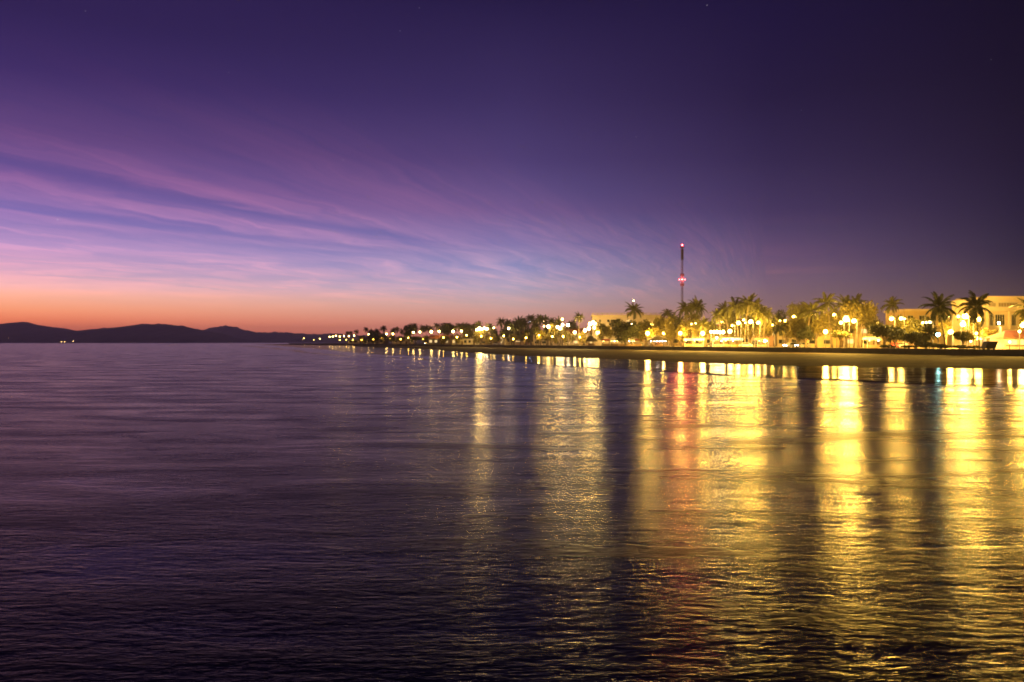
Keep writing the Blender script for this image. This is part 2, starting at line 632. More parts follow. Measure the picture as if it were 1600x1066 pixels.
def strip(name, a, b_, za, zb, m, cols=6, prof=None, jitter=0.0):
    mb = MB()
    for i in range(len(a)):
        for k in range(cols + 1):
            f = k / cols
            p = a[i].lerp(b_[i], f)
            z = za + (zb - za) * (prof(f) if prof else f)
            if 0 < k < cols and jitter:
                z += random.uniform(-jitter, jitter)
            mb.v.append((p.x, p.y, z))
    w = cols + 1
    for i in range(len(a) - 1):
        for k in range(cols):
            q = i * w + k
            mb.f.append((q, q + 1, q + w + 1, q + w))
    o = mb.build(name, m, smooth=True)
    tag(o, kind='structure')
    return o


for ln, amp in ((tline, 1.0), (wline, 0.5)):            # uneven edges of the wet ground
    for i in range(len(ln)):
        p = ln[i]
        k = amp * (0.9 + p.y / 260.0)
        w_ = k * (math.sin(i * 0.31) + 0.7 * math.sin(i * 0.83 + 1.3) + 0.5 * math.sin(i * 1.9 + 0.4))
        ln[i] = p + Vector((-0.93, -0.37, 0)) * (w_ * 0.8)
strip('wet_sand', wline, tline, 0.012, 0.045, M['shallow_water'], 4)
strip('beach', tline, edge, 0.045, 0.70, M['dry_sand'], 24, lambda f: f ** 1.05, 0.05)
land = MB().poly([(p.x, p.y, GZ) for p in edge] + [(-380, 1900, GZ), (6000, 20000, GZ), (9000, 20000, GZ), (9000, -2000, GZ), (1200, -2000, GZ)])
lo = land.build('promenade', M['paving'])
tag(lo, kind='structure')
bmx = bmesh.new(); bmx.from_mesh(lo.data); bmesh.ops.triangulate(bmx, faces=bmx.faces[:]); bmx.to_mesh(lo.data); bmx.free()

# sea wall with coping
sw = empty('sea_wall', (edge[0].x, edge[0].y, 0))
nv = Vector((-1.0, -0.4, 0)).normalized()
for nm, o0, o1, z0, z1, mm in (('wall', 0.0, 0.32, 0.4, GZ + 0.02, 'shaded_concrete'), ('coping', -0.12, 0.40, GZ + 0.02, GZ + 0.14, 'concrete')):
    mb = MB()
    for p in edge:
        for off, z in ((o0, z0), (o1, z0), (o1, z1), (o0, z1)):
            q = p + nv * (off - 0.1)
            mb.v.append((q.x - edge[0].x, q.y - edge[0].y, z))
    for i in range(len(edge) - 1):
        for k in range(4):
            a0 = i * 4 + k
            a1 = i * 4 + (k + 1) % 4
            mb.f.append((a0, a1, a1 + 4, a0 + 4))
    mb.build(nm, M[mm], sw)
tag(sw, 'long low concrete sea wall between the dark beach and the lit promenade', 'sea wall')

# low ripples running along the edge of the water
def ripple(off, hgt, wid, i0, i1, seed):
    rnd = random.Random(seed)
    mb = MB()
    n = 0
    ph = rnd.uniform(0, 6)
    for i in range(i0, i1):
        p = wline[i]
        t = (wline[min(i + 1, NS - 1)] - wline[max(i - 1, 0)]).normalized()
        side = Vector((-t.y, t.x, 0))     # towards the open water
        k = math.sin(math.pi * (i - i0) / (i1 - 1 - i0)) ** 0.35
        dist = off * (1 + p.y / 220.0) + 0.7 * math.sin(i * 0.23 + ph) + 0.3 * math.sin(i * 0.71 + ph)
        c = p + side * dist
        w = wid * (1 + p.y / 300.0)
        for a in (-1.0, -0.6, -0.25, 0.0, 0.3, 0.65, 1.0):
            z = hgt * k * (math.cos(a * math.pi) * 0.5 + 0.5) * max(0.0, 0.62 + 0.28 * math.sin(i * 0.9 + seed) + 0.30 * math.sin(i * 0.37 + 2 * seed) + 0.2 * math.sin(i * 2.3))
            q = c + side * (a * w)
            mb.v.append((q.x, q.y, z + 0.004 - 0.02 * (abs(a) == 1.0)))
        n += 1
    for i in range(n - 1):
        for k in range(6):
            q = i * 7 + k
            mb.f.append((q, q + 1, q + 8, q + 7))
    o = mb.build('shore_ripple', M['shallow_water'], smooth=True)
    tag(o, kind='structure')


ripple(0.3, 0.10, 0.7, 22, 195, 1)
ripple(7.0, 0.05, 1.0, 90, 210, 2)

# hills across the gulf
def hills(name, D, depth, prof, seed, ext):
    rnd = random.Random(seed)
    ps = sorted(prof)
    xs = np.linspace(ps[0][0], ps[-1][0], 520)
    hs = np.interp(xs, [p[0] for p in ps], [p[1] for p in ps])
    hs = hs + sum(a_ * np.sin(xs * f_ + p_ + seed) for a_, f_, p_ in ((0.5, 0.31, 0.4), (0.4, 0.73, 2.0), (0.3, 1.55, 1.1), (0.2, 2.9, 0.2))) * np.clip((HY - hs) / 12.0, 0, 1)
    mb = MB()
    rows = 12
    for r_ in range(rows + 1):
        f = r_ / rows                     # 0 front foot, 0.5 crest, 1 back foot
        for j, (px, py) in enumerate(zip(xs, hs)):
            Yb = D + (f - 0.5) * depth
            X = wx(px, D) * (1 + (f - 0.5) * 0.02)
            crest = max(wz(py, D), 0.0)
            s = max(0.0, 1 - abs(f - 0.5) * 2) ** 0.8
            rid = 0.14 * math.sin(px * 0.21 + f * 9 + seed) + 0.1 * math.sin(px * 0.57 + f * 17)
            z = crest * s * (1 + (rid * (1 - s) * 2.2 if s < 1 else 0)) + rnd.uniform(-0.9, 0.9) * s
            if f in (0, 1):
                z = -1.0
            mb.v.append((X, Yb, z))
    n = len(xs)
    for r_ in range(rows):
        for j in range(n - 1):
            q = r_ * n + j
            mb.f.append((q, q + 1, q + n + 1, q + n))
    o = mb.build(name, M['hill_scrub'], smooth=True)
    tag(o, kind='structure')
    return o


hills('near_hills', 5000, 1800, [(-420, 528), (-330, 520), (-260, 512), (-200, 515), (-130, 507), (-70, 512), (-30, 511), (0, 510), (10, 508), (25, 505), (37, 502.3), (48, 506), (62, 509), (75, 510),
      (90, 513), (105, 516), (120, 518), (140, 516), (160, 513.5), (185, 512), (200, 511), (215, 507.5), (228, 506), (240, 507), (256, 506),
      (270, 508.5), (282, 508.5), (293, 512), (305, 514.5), (320, 517), (335, 522), (350, 528), (366, 535)], 3, 1)
hills('far_hills', 6700, 1500, [(230, 533), (265, 522), (295, 518), (320, 515), (340, 510.5), (354, 509), (368, 511), (380, 515), (395, 518.5), (410, 520), (440, 519),
      (465, 521), (490, 522.5), (505, 522), (520, 521), (560, 524), (610, 526), (680, 529), (760, 533), (800, 536)], 9, 1)

# ------------------------------------------------------------------ plants
ORD = ['first', 'second', 'third', 'fourth', 'fifth', 'sixth', 'seventh', 'eighth', 'ninth', 'tenth', 'eleventh', 'twelfth',
       'thirteenth', 'fourteenth', 'fifteenth', 'sixteenth', 'seventeenth', 'eighteenth', 'nineteenth', 'twentieth']


def frond_geo(L, droop, seed, lw=1.0):
    """a feather-shaped palm frond leaving the origin along +X and arching down; leaflets are real blades"""
    rnd = random.Random(seed)
    mb = MB()
    n = 12
    pts = []
    ang = 0.0
    p = Vector((0, 0, 0))
    for i in range(n + 1):
        pts.append(p.copy())
        ang -= droop / n * (0.35 + 1.3 * i / n)
        p = p + Vector((math.cos(ang), 0, math.sin(ang))) * (L / n)
    mb.tube(pts, [0.045 * (1 - 0.85 * i / n) for i in range(n + 1)], 3, False)
    k = 26
    for j in range(k):
        f = 0.12 + 0.88 * j / (k - 1)
        i = min(int(f * n), n - 1)
        a = pts[i].lerp(pts[i + 1], f * n - i)
        t = (pts[i + 1] - pts[i]).normalized()
        ll = L * 0.24 * lw * (math.sin(math.pi * min(f * 0.86 + 0.12, 1.0)) ** 0.6) * rnd.uniform(0.85, 1.12)
        for s in (-1, 1):
            d = (Vector((0, s, 0)) * 0.80 + t * 0.55 + Vector((0, 0, -1)) * rnd.uniform(0.25, 0.75)).normalized()
            tip = a + d * ll + Vector((0, 0, -0.12 * ll))
            mid = a + d * ll * 0.5
            w = t * (0.065 * L / 3.5 + 0.03)
            b = len(mb.v)
            mb.v += [tuple(a - w * 0.6), tuple(a + w * 0.6), tuple(mid + w), tuple(tip), tuple(mid - w * 0.7)]
            mb.f.append((b, b + 1, b + 2, b + 3, b + 4))
    return mb


FR = []
for k, (dr, lw) in enumerate(((0.85, 1.0), (1.35, 1.05), (1.75, 1.0), (1.7, 0.95))):
    FR.append(frond_geo(3.6, dr, 40 + k, lw))
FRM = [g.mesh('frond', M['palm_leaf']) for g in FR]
FRD = [g.mesh('frond', M['leaf_dark']) for g in FR]  # frond copies with a backlit silhouette put into the leaf colour


def frond_set(rnd, n, wind):
    out = []
    for i in range(n):
        az = i * 2.39996 + rnd.uniform(-0.25, 0.25)
        f = (i + 0.5) / n
        el = R(84 - 108 * f ** 0.95 + rnd.uniform(-10, 10))
        v = 0 if f < 0.25 else (1 if f < 0.5 else (2 if f < 0.78 else 3))
        s = rnd.uniform(0.86, 1.1) * (0.82 if f < 0.2 else 1.0)
        mtx = Matrix.Rotation(az, 4, 'Z') @ Matrix.Rotation(-el, 4, 'Y') @ Matrix.Scale(s, 4)
        if wind:
            mtx = Matrix.Rotation(R(rnd.uniform(4, 14)), 4, Vector((0.3, -1, 0))) @ mtx
        out.append((v, mtx))
    return out


CROWN = []
for q in range(5):
    rnd = random.Random(100 + q)
    mb = MB()
    for v_, mtx in frond_set(rnd, 26, q % 2):
        b0 = len(mb.v)
        mb.v += [tuple(mtx @ Vector(c)) for c in FR[v_].v]
        mb.f += [tuple(i + b0 for i in f) for f in FR[v_].f]
    CROWN.append(mb.mesh('crown', M['palm_leaf']))


def palm(px, top, m, label, group, lean=0.0, big=1.0, fronds=False, basepx=None, seed=0, dark=False):  # dark: backlit shade put into frond and bark colour
    Y = yprom(px) * m
    rnd = random.Random(int(px * 7) + seed)
    z_top = wz(top, Y)
    r = 3.5 * big                                   # frond reach
    crown_z = z_top - 2.5 * big
    X = wx(px, Y)
    bx = wx(basepx, Y) if basepx else X + rnd.uniform(-2.2, 2.2)
    root = empty('coconut_palm', (bx, Y, GZ))
    hgt = crown_z - GZ
    if hgt < 1.2:
        hgt = 1.2
    k = 8
    dxy = X - bx
    pts = []
    for i in range(k + 1):
        f = i / k
        pts.append((dxy * f ** 1.7, 0.25 * math.sin(f * 2.5), -0.1 + (hgt + 0.1) * f))
    rad_ = [0.17 * (1.35 if i == 0 else 1.0 - 0.45 * i / k) * (0.8 + 0.2 * big) for i in range(k + 1)]
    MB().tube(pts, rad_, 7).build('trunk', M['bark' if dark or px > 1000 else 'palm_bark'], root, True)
    top_v = Vector(pts[-1])
    lean_m = Matrix.Rotation(R(rnd.uniform(2, 16)), 4, Vector((0.2, 1, 0))) @ Matrix.Rotation(rnd.uniform(0, 6.28), 4, 'Z')
    if fronds:
        for v_, mtx in frond_set(rnd, 24, True):
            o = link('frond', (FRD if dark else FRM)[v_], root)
            o.matrix_local = Matrix.Translation(top_v) @ lean_m @ mtx @ Matrix.Scale(big * rnd.uniform(0.8, 1.15), 4)
    else:
        o = link('crown', CROWN[rnd.randrange(5)], root)
        o.location = top_v
        o.rotation_euler = lean_m.to_euler()
        k_ = rnd.uniform(0.85, 1.12)
        o.scale = (big * k_, big * k_, big * rnd.uniform(0.85, 1.15))
    nuts = MB()
    for i in range(5):
        w = i * 1.26
        nuts.ball(0.14, (0.25 * math.cos(w), 0.25 * math.sin(w), -0.25), 6)
    no = nuts.build('coconut_cluster', M['bark'], root)
    no.location = top_v
    return tag(root, label, 'palm tree', group)


def tree(px, top, bot, wpx, m, leaf, label, group, trunks=1, flat=False, dens=1.0, name='broadleaf_tree'):
    """crown as many small leaf blades gathered in clumps carried by limbs"""
    Y = yprom(px) * m
    rnd = random.Random(int(px * 13 + top))
    g = np.random.default_rng(int(px * 13 + top))
    X = wx(px, Y)
    zt, zb = wz(top, Y) - GZ, max(wz(bot, Y) - GZ, 0.3)
    w = wpx * Y / F
    cz, ch = (zt + zb) / 2, (zt - zb)
    root = empty(name, (X, Y, GZ))
    nl = 9 if not flat else 8
    lobes = []
    for i in range(nl):
        a = i * 2.4 + rnd.uniform(-0.4, 0.4)
        rr = math.sqrt((i + 0.4) / nl) * 0.36 * w
        zz = cz + (rnd.uniform(-0.25, 0.22) if not flat else rnd.uniform(-0.12, 0.12)) * ch - (0.12 * ch if rr > 0.28 * w else -0.12 * ch)
        lr = rnd.uniform(0.15, 0.24) * w
        lh = min(rnd.uniform(0.22, 0.36) * ch, lr * 1.3)
        lobes.append((rr * math.cos(a), rr * math.sin(a) * 0.9, zz, lr, lh))
    tr = MB()
    th = max(zb * 0.9, 0.4)
    tw = 0.05 * w ** 0.8 + 0.07
    tr.tube([(0, 0, -0.1), (0.05 * w * rnd.uniform(-1, 1), 0, th * 0.5), (0.05 * w * rnd.uniform(-1, 1), 0, th + 0.15 * ch)], [tw * 1.3, tw, tw * 0.8], 7)
    for lx, ly, lz, lr, lh in lobes:
        tr.tube([(0, 0, th * 0.85), (lx * 0.5, ly * 0.5, (th + lz) / 2 + 0.1 * ch), (lx, ly, lz)], [tw * 0.6, tw * 0.4, tw * 0.12], 5)
    tr.build('trunk', M['bark'], root, True)
    ls = min(0.42, 0.10 * w ** 0.55 + 0.05) * (Y / 230.0) ** 0.35
    vol = sum(l[3] * l[3] * l[4] for l in lobes)
    n_tot = int(min(5200, max(700, dens * 9.0 * sum(l[3] * (l[3] + l[4]) for l in lobes) / (ls * ls))))
    V = []
    per = n_tot // nl
    for lx, ly, lz, lr, lh in lobes:
        d = g.normal(size=(per, 3))
        d /= np.linalg.norm(d, axis=1)[:, None]
        rad2 = g.uniform(0.35, 1.0, per) ** 0.5
        rad2 *= 1 + 0.28 * np.sin(d[:, 0] * 7 + lx) * np.sin(d[:, 1] * 6 + lz) + 0.12 * g.normal(size=per)
        c = d * rad2[:, None] * np.array([lr, lr, lh]) + np.array([lx, ly, lz])
        a = g.normal(size=(per, 3)); a /= np.linalg.norm(a, axis=1)[:, None]
        b = np.cross(a, g.normal(size=(per, 3))); b /= np.linalg.norm(b, axis=1)[:, None]
        s = ls * g.uniform(0.6, 1.25, per)[:, None]
        V.append(np.stack([c - a * s, c + b * s * 0.45, c + a * s, c - b * s * 0.45], 1).reshape(-1, 3))
    V = np.concatenate(V)
    V[:, 2] = np.maximum(V[:, 2], 0.02)
    nf = len(V) // 4
    me = bpy.data.meshes.new('crown')
    me.vertices.add(len(V)); me.vertices.foreach_set('co', V.ravel())
    me.loops.add(nf * 4); me.loops.foreach_set('vertex_index', np.arange(nf * 4))
    me.polygons.add(nf); me.polygons.foreach_set('loop_start', np.arange(0, nf * 4, 4))
    me.update(calc_edges=True)
    me.materials.append(M[leaf])
    link('crown', me, root)
    return tag(root, label, 'shrub' if name == 'shrub' else 'tree', group)


# --- palms: (column, top row, depth factor, size, separate fronds, column of foot)
ZONES = [
    ('tiny palm from the left on the far point of the shore', 'palms on the far point',
     [(543, 517, 1.03, 1.0), (548, 517, 1.06, 0.9), (557, 514.5, 1.05, 1.1), (572, 510.5, 1.05, 1.15), (580, 514, 1.08, 1.0), (589, 513.5, 1.05, 1.0), (599, 508.5, 1.05, 1.2)]),
    ('palm from the left between far point and distant floodlight cluster', 'distant palms along the shore',
     [(614, 512.5, 1.1, 1.05), (620, 510.5, 1.06, 1.0), (628, 513, 1.1, 1.0), (648, 504.5, 1.05, 1.15), (660, 507.5, 1.06, 1.05), (666, 508.5, 1.1, 1.0), (673, 508, 1.05, 1.0),
      (683, 504, 1.04, 1.1), (702, 505.5, 1.06, 1.0), (710, 507, 1.1, 1.0), (718, 503.5, 1.05, 1.15), (726, 502.5, 1.05, 1.15), (733, 505, 1.08, 1.0), (740, 505.5, 1.07, 1.0), (747, 501, 1.05, 1.1)]),
    ('palm from the left in the dark clump right of the distant floodlights', 'mid-shore palms',
     [(765, 504.5, 1.05, 1.1), (783, 495, 1.05, 1.25), (794, 497, 1.07, 1.2), (804, 501, 1.04, 1.2), (811, 494.5, 1.06, 1.25), (819, 497, 1.05, 1.2), (829, 489, 1.07, 1.25),
      (836, 499, 1.03, 1.2), (843, 490, 1.08, 1.2), (851, 491, 1.1, 1.2), (862, 496.5, 1.12, 1.1), (873, 496, 1.12, 1.1)]),
    ('palm from the left of those around the red-lit mast', 'palms beside the mast',
     [(1043, 481, 1.25, 1.15), (1051, 488, 1.2, 1.1), (1062, 492, 1.06, 1.0), (1072, 469.5, 1.08, 1.25), (1088, 466, 1.07, 1.3)]),
    ('palm from the left in the tall grove right of the mast', 'palms of the tall grove',
     [(1098, 495, 1.04, 1.0), (1122, 481, 1.06, 1.1), (1132, 472, 1.08, 1.2), (1149, 464, 1.07, 1.3), (1160, 468, 1.12, 1.2), (1170, 459, 1.08, 1.35), (1180, 467, 1.12, 1.2),
      (1190, 474, 1.06, 1.2), (1198, 480, 1.1, 1.1)]),
    ('palm from the left in the grove by the brightest street lamps', 'palms of the right-hand grove',
     [(1268, 469, 1.05, 1.25), (1291, 456, 1.10, 1.3), (1322, 461, 1.12, 1.2), (1337, 460, 1.16, 1.2), (1356, 474, 1.2, 1.0)]),
]
for text, grp, rows in ZONES:
    for i, (px, top, m, big) in enumerate(rows):
        desc = '%s coconut %s' % (ORD[i], text)
        palm(px, top, m, desc, grp, big=big, fronds=px > 1060 and grp != 'palms beside the mast')
LONE = [
    (838, 510, 1.015, 0.85, 'low yellow-lit palm with drooping fronds in front of the dark mid-shore palms', None),
    (785, 516, 1.02, 0.75, 'short yellow-lit palm at the wall under the leftmost tall mid-shore palm', None),
    (823, 514, 1.02, 0.8, 'short half-lit palm just left of the low yellow drooping palm', None),
    (637, 520, 1.01, 0.8, 'small bright yellow palm beside a flat dark tree on the distant shore', None),
    (905, 486.5, 1.02, 1.0, 'lone slender palm with pale thin trunk left of the white floodlit kiosk', None),
    (991, 473, 1.18, 1.35, 'single tall palm standing in front of the long cream building roof', None),
    (1218, 504, 1.012, 0.75, 'small dark palm silhouetted against yellow light at the sea wall', None),
    (1394, 463, 1.22, 1.0, 'lone palm rising behind two bright lamps at the end of the ochre building', None),
    (1452, 505, 1.01, 0.95, 'short dark palm among shrubs left of the big leaning palm', None),
    (1467, 457, 1.006, 1.3, 'large dark leaning coconut palm on the promenade, left one of the big pair', 1477),
    (1524, 455, 1.006, 1.3, 'large thin-trunked coconut palm beside the modern building, right one of the big pair', 1531),
    (1611, 463, 1.04, 1.15, 'palm cut off by the right edge of the picture', None),
]
for px, top, m, big, lab, foot in LONE:
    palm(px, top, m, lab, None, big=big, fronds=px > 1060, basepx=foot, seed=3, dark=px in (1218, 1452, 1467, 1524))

# --- broadleaf trees
TREES = [
    (598, 521, 534, 13, 1.02, 'leaf_pale', 'small yellow-lit bushy tree on the far shore left of a pair of white lamps', 0),
    (612, 524, 534, 12, 1.03, 'leaf_pale', 'small yellow-lit bushy tree under a pair of far white lamps', 0),
    (640, 509, 528, 24, 1.12, 'leaf_dark', 'rounded dark tree amid distant palms above the small yellow palm', 0),
    (697, 506, 527, 28, 1.10, 'leaf_dark', 'rounded dark tree between two single distant white lamps', 0),
    (650, 525.5, 532, 24, 1.01, 'leaf_dark', 'flat dark spreading tree at the distant sea wall', 1),
    (672, 525, 534, 14, 1.03, 'leaf_mid', 'small half-lit tree right of the flat dark distant tree', 0),
    (584, 517, 533, 22, 1.08, 'leaf_dark', 'dark tree mass on the far point behind tiny palms', 0),
    (730, 512, 530, 24, 1.06, 'leaf_pale', 'yellow-lit round tree behind the distant floodlight cluster', 0),
    (752, 516, 534, 30, 1.04, 'leaf_pale', 'bright yellow tree right below the distant floodlight cluster', 0),
    (800, 505, 532, 44, 1.16, 'leaf_dark', 'broad dark tree behind the mid-shore palms', 0),
    (772, 514, 533, 18, 1.12, 'leaf_dark', 'dark tree behind the leftmost tall mid-shore palm', 0),
    (830, 508, 531, 34, 1.18, 'leaf_dark', 'dark tree behind the low yellow drooping palm', 0),
    (873, 509, 534, 34, 1.05, 'leaf_pale', 'round bright yellow tree lit from within by white lamps', 0),
    (893, 497, 528, 26, 1.18, 'leaf_dark', 'dark bushy tree behind the lone slender palm', 0),
    (855, 512, 532, 20, 1.10, 'leaf_mid', 'half-lit tree left of the round bright yellow tree', 0),
    (941, 502, 531, 26, 1.06, 'leaf_pale', 'light green lit tree beside the white floodlit kiosk', 0),
    (952, 508, 532, 20, 1.10, 'leaf_pale', 'second light green lit tree, next to the large black tree', 0),
    (977, 501, 531, 54, 1.012, 'leaf_dark', 'large black dome-shaped tree in front of the long cream building', 0),
    (1008, 500, 529, 34, 1.06, 'leaf_pale', 'golden lit tree left of the domed kiosk', 0),
    (1031, 497, 528, 36, 1.075, 'leaf_pale', 'golden lit tree above the domed kiosk roof', 0),
    (1052, 500, 531, 32, 1.05, 'leaf_pale', 'golden lit tree at the foot of the red-lit mast', 0),
    (1078, 492, 527, 34, 1.055, 'leaf_pale', 'golden tree under the palm pair by the mast', 0),
    (1110, 502, 528, 34, 1.08, 'leaf_mid', 'brownish lit tree behind the row of white kiosk lamps', 0),
    (1140, 490, 522, 40, 1.22, 'leaf_mid', 'half-lit tree at the back of the tall grove, left side', 0),
    (1178, 484, 522, 44, 1.24, 'leaf_mid', 'half-lit tree at the back of the tall grove, right side', 0),
    (1212, 486, 520, 38, 1.22, 'leaf_dark', 'dark green tree above the small wall palm', 0),
    (1246, 499, 532, 34, 1.07, 'leaf_pale', 'yellow-lit tree between small wall palm and right-hand grove', 0),
    (1249, 471, 512, 44, 1.22, 'leaf_mid', 'tall hazy brown-green tree left of the right-hand grove', 0),
    (1258, 512, 533, 28, 1.04, 'leaf_dark', 'low green tree at the left foot of the right-hand grove', 0),
    (1300, 484, 520, 44, 1.18, 'leaf_pale', 'golden tree behind the short bright post lamp', 0),
    (1341, 466, 519, 56, 1.12, 'leaf_pale', 'big glowing golden tree behind the bright twin street lamps', 0),
    (1313, 517, 529, 32, 1.02, 'leaf_mid', 'small flat-topped brownish tree right of the short bright post lamp', 1),
    (1382, 506, 529, 66, 1.03, 'leaf_dark', 'wide dark umbrella-shaped tree under two bright lamps', 1),
    (1398, 512, 534, 40, 1.05, 'leaf_dark', 'dark tree overlapping the wide umbrella tree from the right', 0),
    (1428, 500, 526, 44, 1.10, 'leaf_mid', 'green tree in front of the ochre building, left of the cyan sign', 0),
    (1432, 518, 538, 40, 1.03, 'leaf_dark', 'dark low tree beside the short dark palm', 1),
    (1505, 519, 533, 38, 1.02, 'leaf_mid', 'small umbrella-shaped tree between the two big palms', 1),
    (1020, 508, 530, 26, 1.045, 'leaf_pale', 'golden lit tree close behind the domed kiosk', 0),
    (1066, 505, 531, 26, 1.05, 'leaf_pale', 'golden tree right behind the third bright post lamp', 0),
    (1093, 500, 530, 28, 1.05, 'leaf_pale', 'golden tree behind the fourth bright post lamp', 0),
    (1150, 505, 530, 34, 1.12, 'leaf_pale', 'bright yellow tree low in the tall grove, left side', 0),
    (1172, 504, 530, 34, 1.11, 'leaf_pale', 'bright yellow tree low in the tall grove, middle', 0),
    (1194, 500, 530, 32, 1.12, 'leaf_pale', 'yellow tree low in the tall grove, right side', 0),
    (1228, 502, 529, 38, 1.08, 'leaf_pale', 'glowing yellow tree behind the small wall palm', 0),
    (1275, 494, 528, 40, 1.07, 'leaf_pale', 'golden tree low behind the leftmost palm of the right-hand grove', 0),
    (1322, 486, 522, 46, 1.14, 'leaf_pale', 'golden tree just behind the brightest street lamps', 0),
    (1365, 492, 522, 34, 1.17, 'leaf_mid', 'brownish tree at the right flank of the big golden tree', 0),
    (1414, 495, 522, 34, 1.13, 'leaf_mid', 'half-lit tree at the left end of the ochre building', 0),
    (1446, 497, 520, 34, 1.16, 'leaf_mid', 'half-lit tree against the ochre building, left of the leaning palm', 0),
    (1478, 503, 526, 26, 1.15, 'leaf_pale', 'yellow tree against the ochre building, behind the leaning palm trunk', 0),
    (1520, 500, 526, 30, 1.16, 'leaf_pale', 'yellow tree where the ochre building meets the modern one', 0),
    (1548, 515, 530, 32, 1.14, 'leaf_pale', 'yellow shrubby tree before the modern building windows', 0),
]
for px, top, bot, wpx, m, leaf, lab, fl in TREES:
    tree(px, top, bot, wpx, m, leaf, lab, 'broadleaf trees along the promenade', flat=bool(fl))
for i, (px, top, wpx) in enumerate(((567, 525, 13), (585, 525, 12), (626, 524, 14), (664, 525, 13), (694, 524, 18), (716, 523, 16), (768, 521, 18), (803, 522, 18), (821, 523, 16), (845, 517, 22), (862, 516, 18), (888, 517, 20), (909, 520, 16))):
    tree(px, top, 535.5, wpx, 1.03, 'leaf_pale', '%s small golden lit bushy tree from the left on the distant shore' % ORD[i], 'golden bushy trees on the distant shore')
SHRUBS = [
    (1388, 539, 545, 26, 1.0, 'leaf_dark', 'low dark shrub by the wall under the wide umbrella tree'),
    (1447, 534, 546, 34, 1.0, 'leaf_dark', 'dark shrub mound at the foot of the short dark palm'),
    (1470, 538, 547, 30, 0.995, 'leaf_dark', 'dark shrub mound beside the leaning palm trunk'),
    (1500, 540, 547, 34, 0.995, 'leaf_dark', 'long low dark shrub below the small umbrella tree'),
    (1523, 541, 547, 24, 0.995, 'leaf_dark', 'low dark shrub at the foot of the thin-trunked palm'),
    (1420, 540, 546, 28, 1.0, 'leaf_dark', 'low dark shrub below the dark low tree'),
]
for px, top, bot, wpx, m, leaf, lab in SHRUBS:
    tree(px, top, bot, wpx, m * 1.012, leaf, lab, 'shrubs along the sea wall', flat=True, name='shrub')

# ------------------------------------------------------------------ buildings
def window(parent, kind, x0, x1, z0, z1, face, off, lit=False, bars=0, glass='dark_glass'):
    """face 'f' front (-y), 'l' left side (-x); off is the wall plane"""
    fr = MB()
    t = 0.12
    segs = [(x0, x1, z1 - t, z1), (x0, x1, z0, z0 + t), (x0, x0 + t, z0 + t, z1 - t), (x1 - t, x1, z0 + t, z1 - t)]
    for k in range(bars):
        xb = x0 + (x1 - x0) * (k + 1) / (bars + 1)
        segs.append((xb - 0.04, xb + 0.04, z0 + t, z1 - t))
    pane = MB()
    if face == 'f':
        for a, b, c, d in segs:
            fr.box(a, b, off - 0.10, off + 0.05, c, d)
        pane.box(x0 + 0.05, x1 - 0.05, off - 0.03, off + 0.03, z0 + 0.05, z1 - 0.05)
    else:
        for a, b, c, d in segs:
            fr.box(off - 0.10, off + 0.05, a, b, c, d)
        pane.box(off - 0.03, off + 0.03, x0 + 0.05, x1 - 0.05, z0 + 0.05, z1 - 0.05)
    f = fr.build(kind, M['window_frame'], parent)
    pane.build('pane', M['lit_glass' if lit else glass], f)
    return f


def house(px, m, w, d, h, rz, wall, roof, label, floors=2, cols=4, gable=False, group='low buildings behind the trees', lit=0.2, name='shop_building'):
    Y = yprom(px) * m
    rnd = random.Random(int(px * 5))
    root = empty(name, (wx(px, Y), Y, GZ), rz)
    MB().box(-w / 2, w / 2, -d / 2, d / 2, -0.1, h).build('wall', M[wall], root)
    if gable:
        g = MB()
        e = 0.5
        hh = h + 0.28 * d
        g.v += [(-w / 2 - e, -d / 2 - e, h + 0.02), (w / 2 + e, -d / 2 - e, h + 0.02), (w / 2 + e, d / 2 + e, h + 0.02), (-w / 2 - e, d / 2 + e, h + 0.02), (-w / 2 - e, 0, hh), (w / 2 + e, 0, hh)]
        g.f += [(0, 1, 5, 4), (2, 3, 4, 5), (0, 4, 3), (1, 2, 5), (3, 2, 1, 0)]
        g.build('roof', M[roof], root)
    else:
        MB().box(-w / 2 - 0.25, w / 2 + 0.25, -d / 2 - 0.25, d / 2 + 0.25, h + 0.003, h + 0.35).build('roof', M[roof], root)
    fh = h / floors
    for fl in range(floors):
        z0 = fl * fh + 0.32 * fh
        z1 = fl * fh + 0.80 * fh
        for c in range(cols):
            xc = -w / 2 + (c + 0.5) * w / cols
            if fl == 0 and c == cols // 2:
                dr = MB().box(xc - 0.6, xc + 0.6, -d / 2 - 0.06, -d / 2 + 0.02, 0, 2.2).build('door', M['door_wood'], root)
                MB().box(xc + 0.42, xc + 0.5, -d / 2 - 0.12, -d / 2 - 0.06, 1.0, 1.12).build('handle', M['steel_dark'], dr)
                continue
            window(root, 'window', xc - 0.28 * w / cols, xc + 0.28 * w / cols, z0, z1, 'f', -d / 2, rnd.random() < lit)
        for c in range(2):
            yc = -d / 2 + (c + 0.5) * d / 2
            window(root, 'window', yc - 0.8, yc + 0.8, z0, z1, 'l', -w / 2, rnd.random() < lit)
    return tag(root, label, 'building', group)


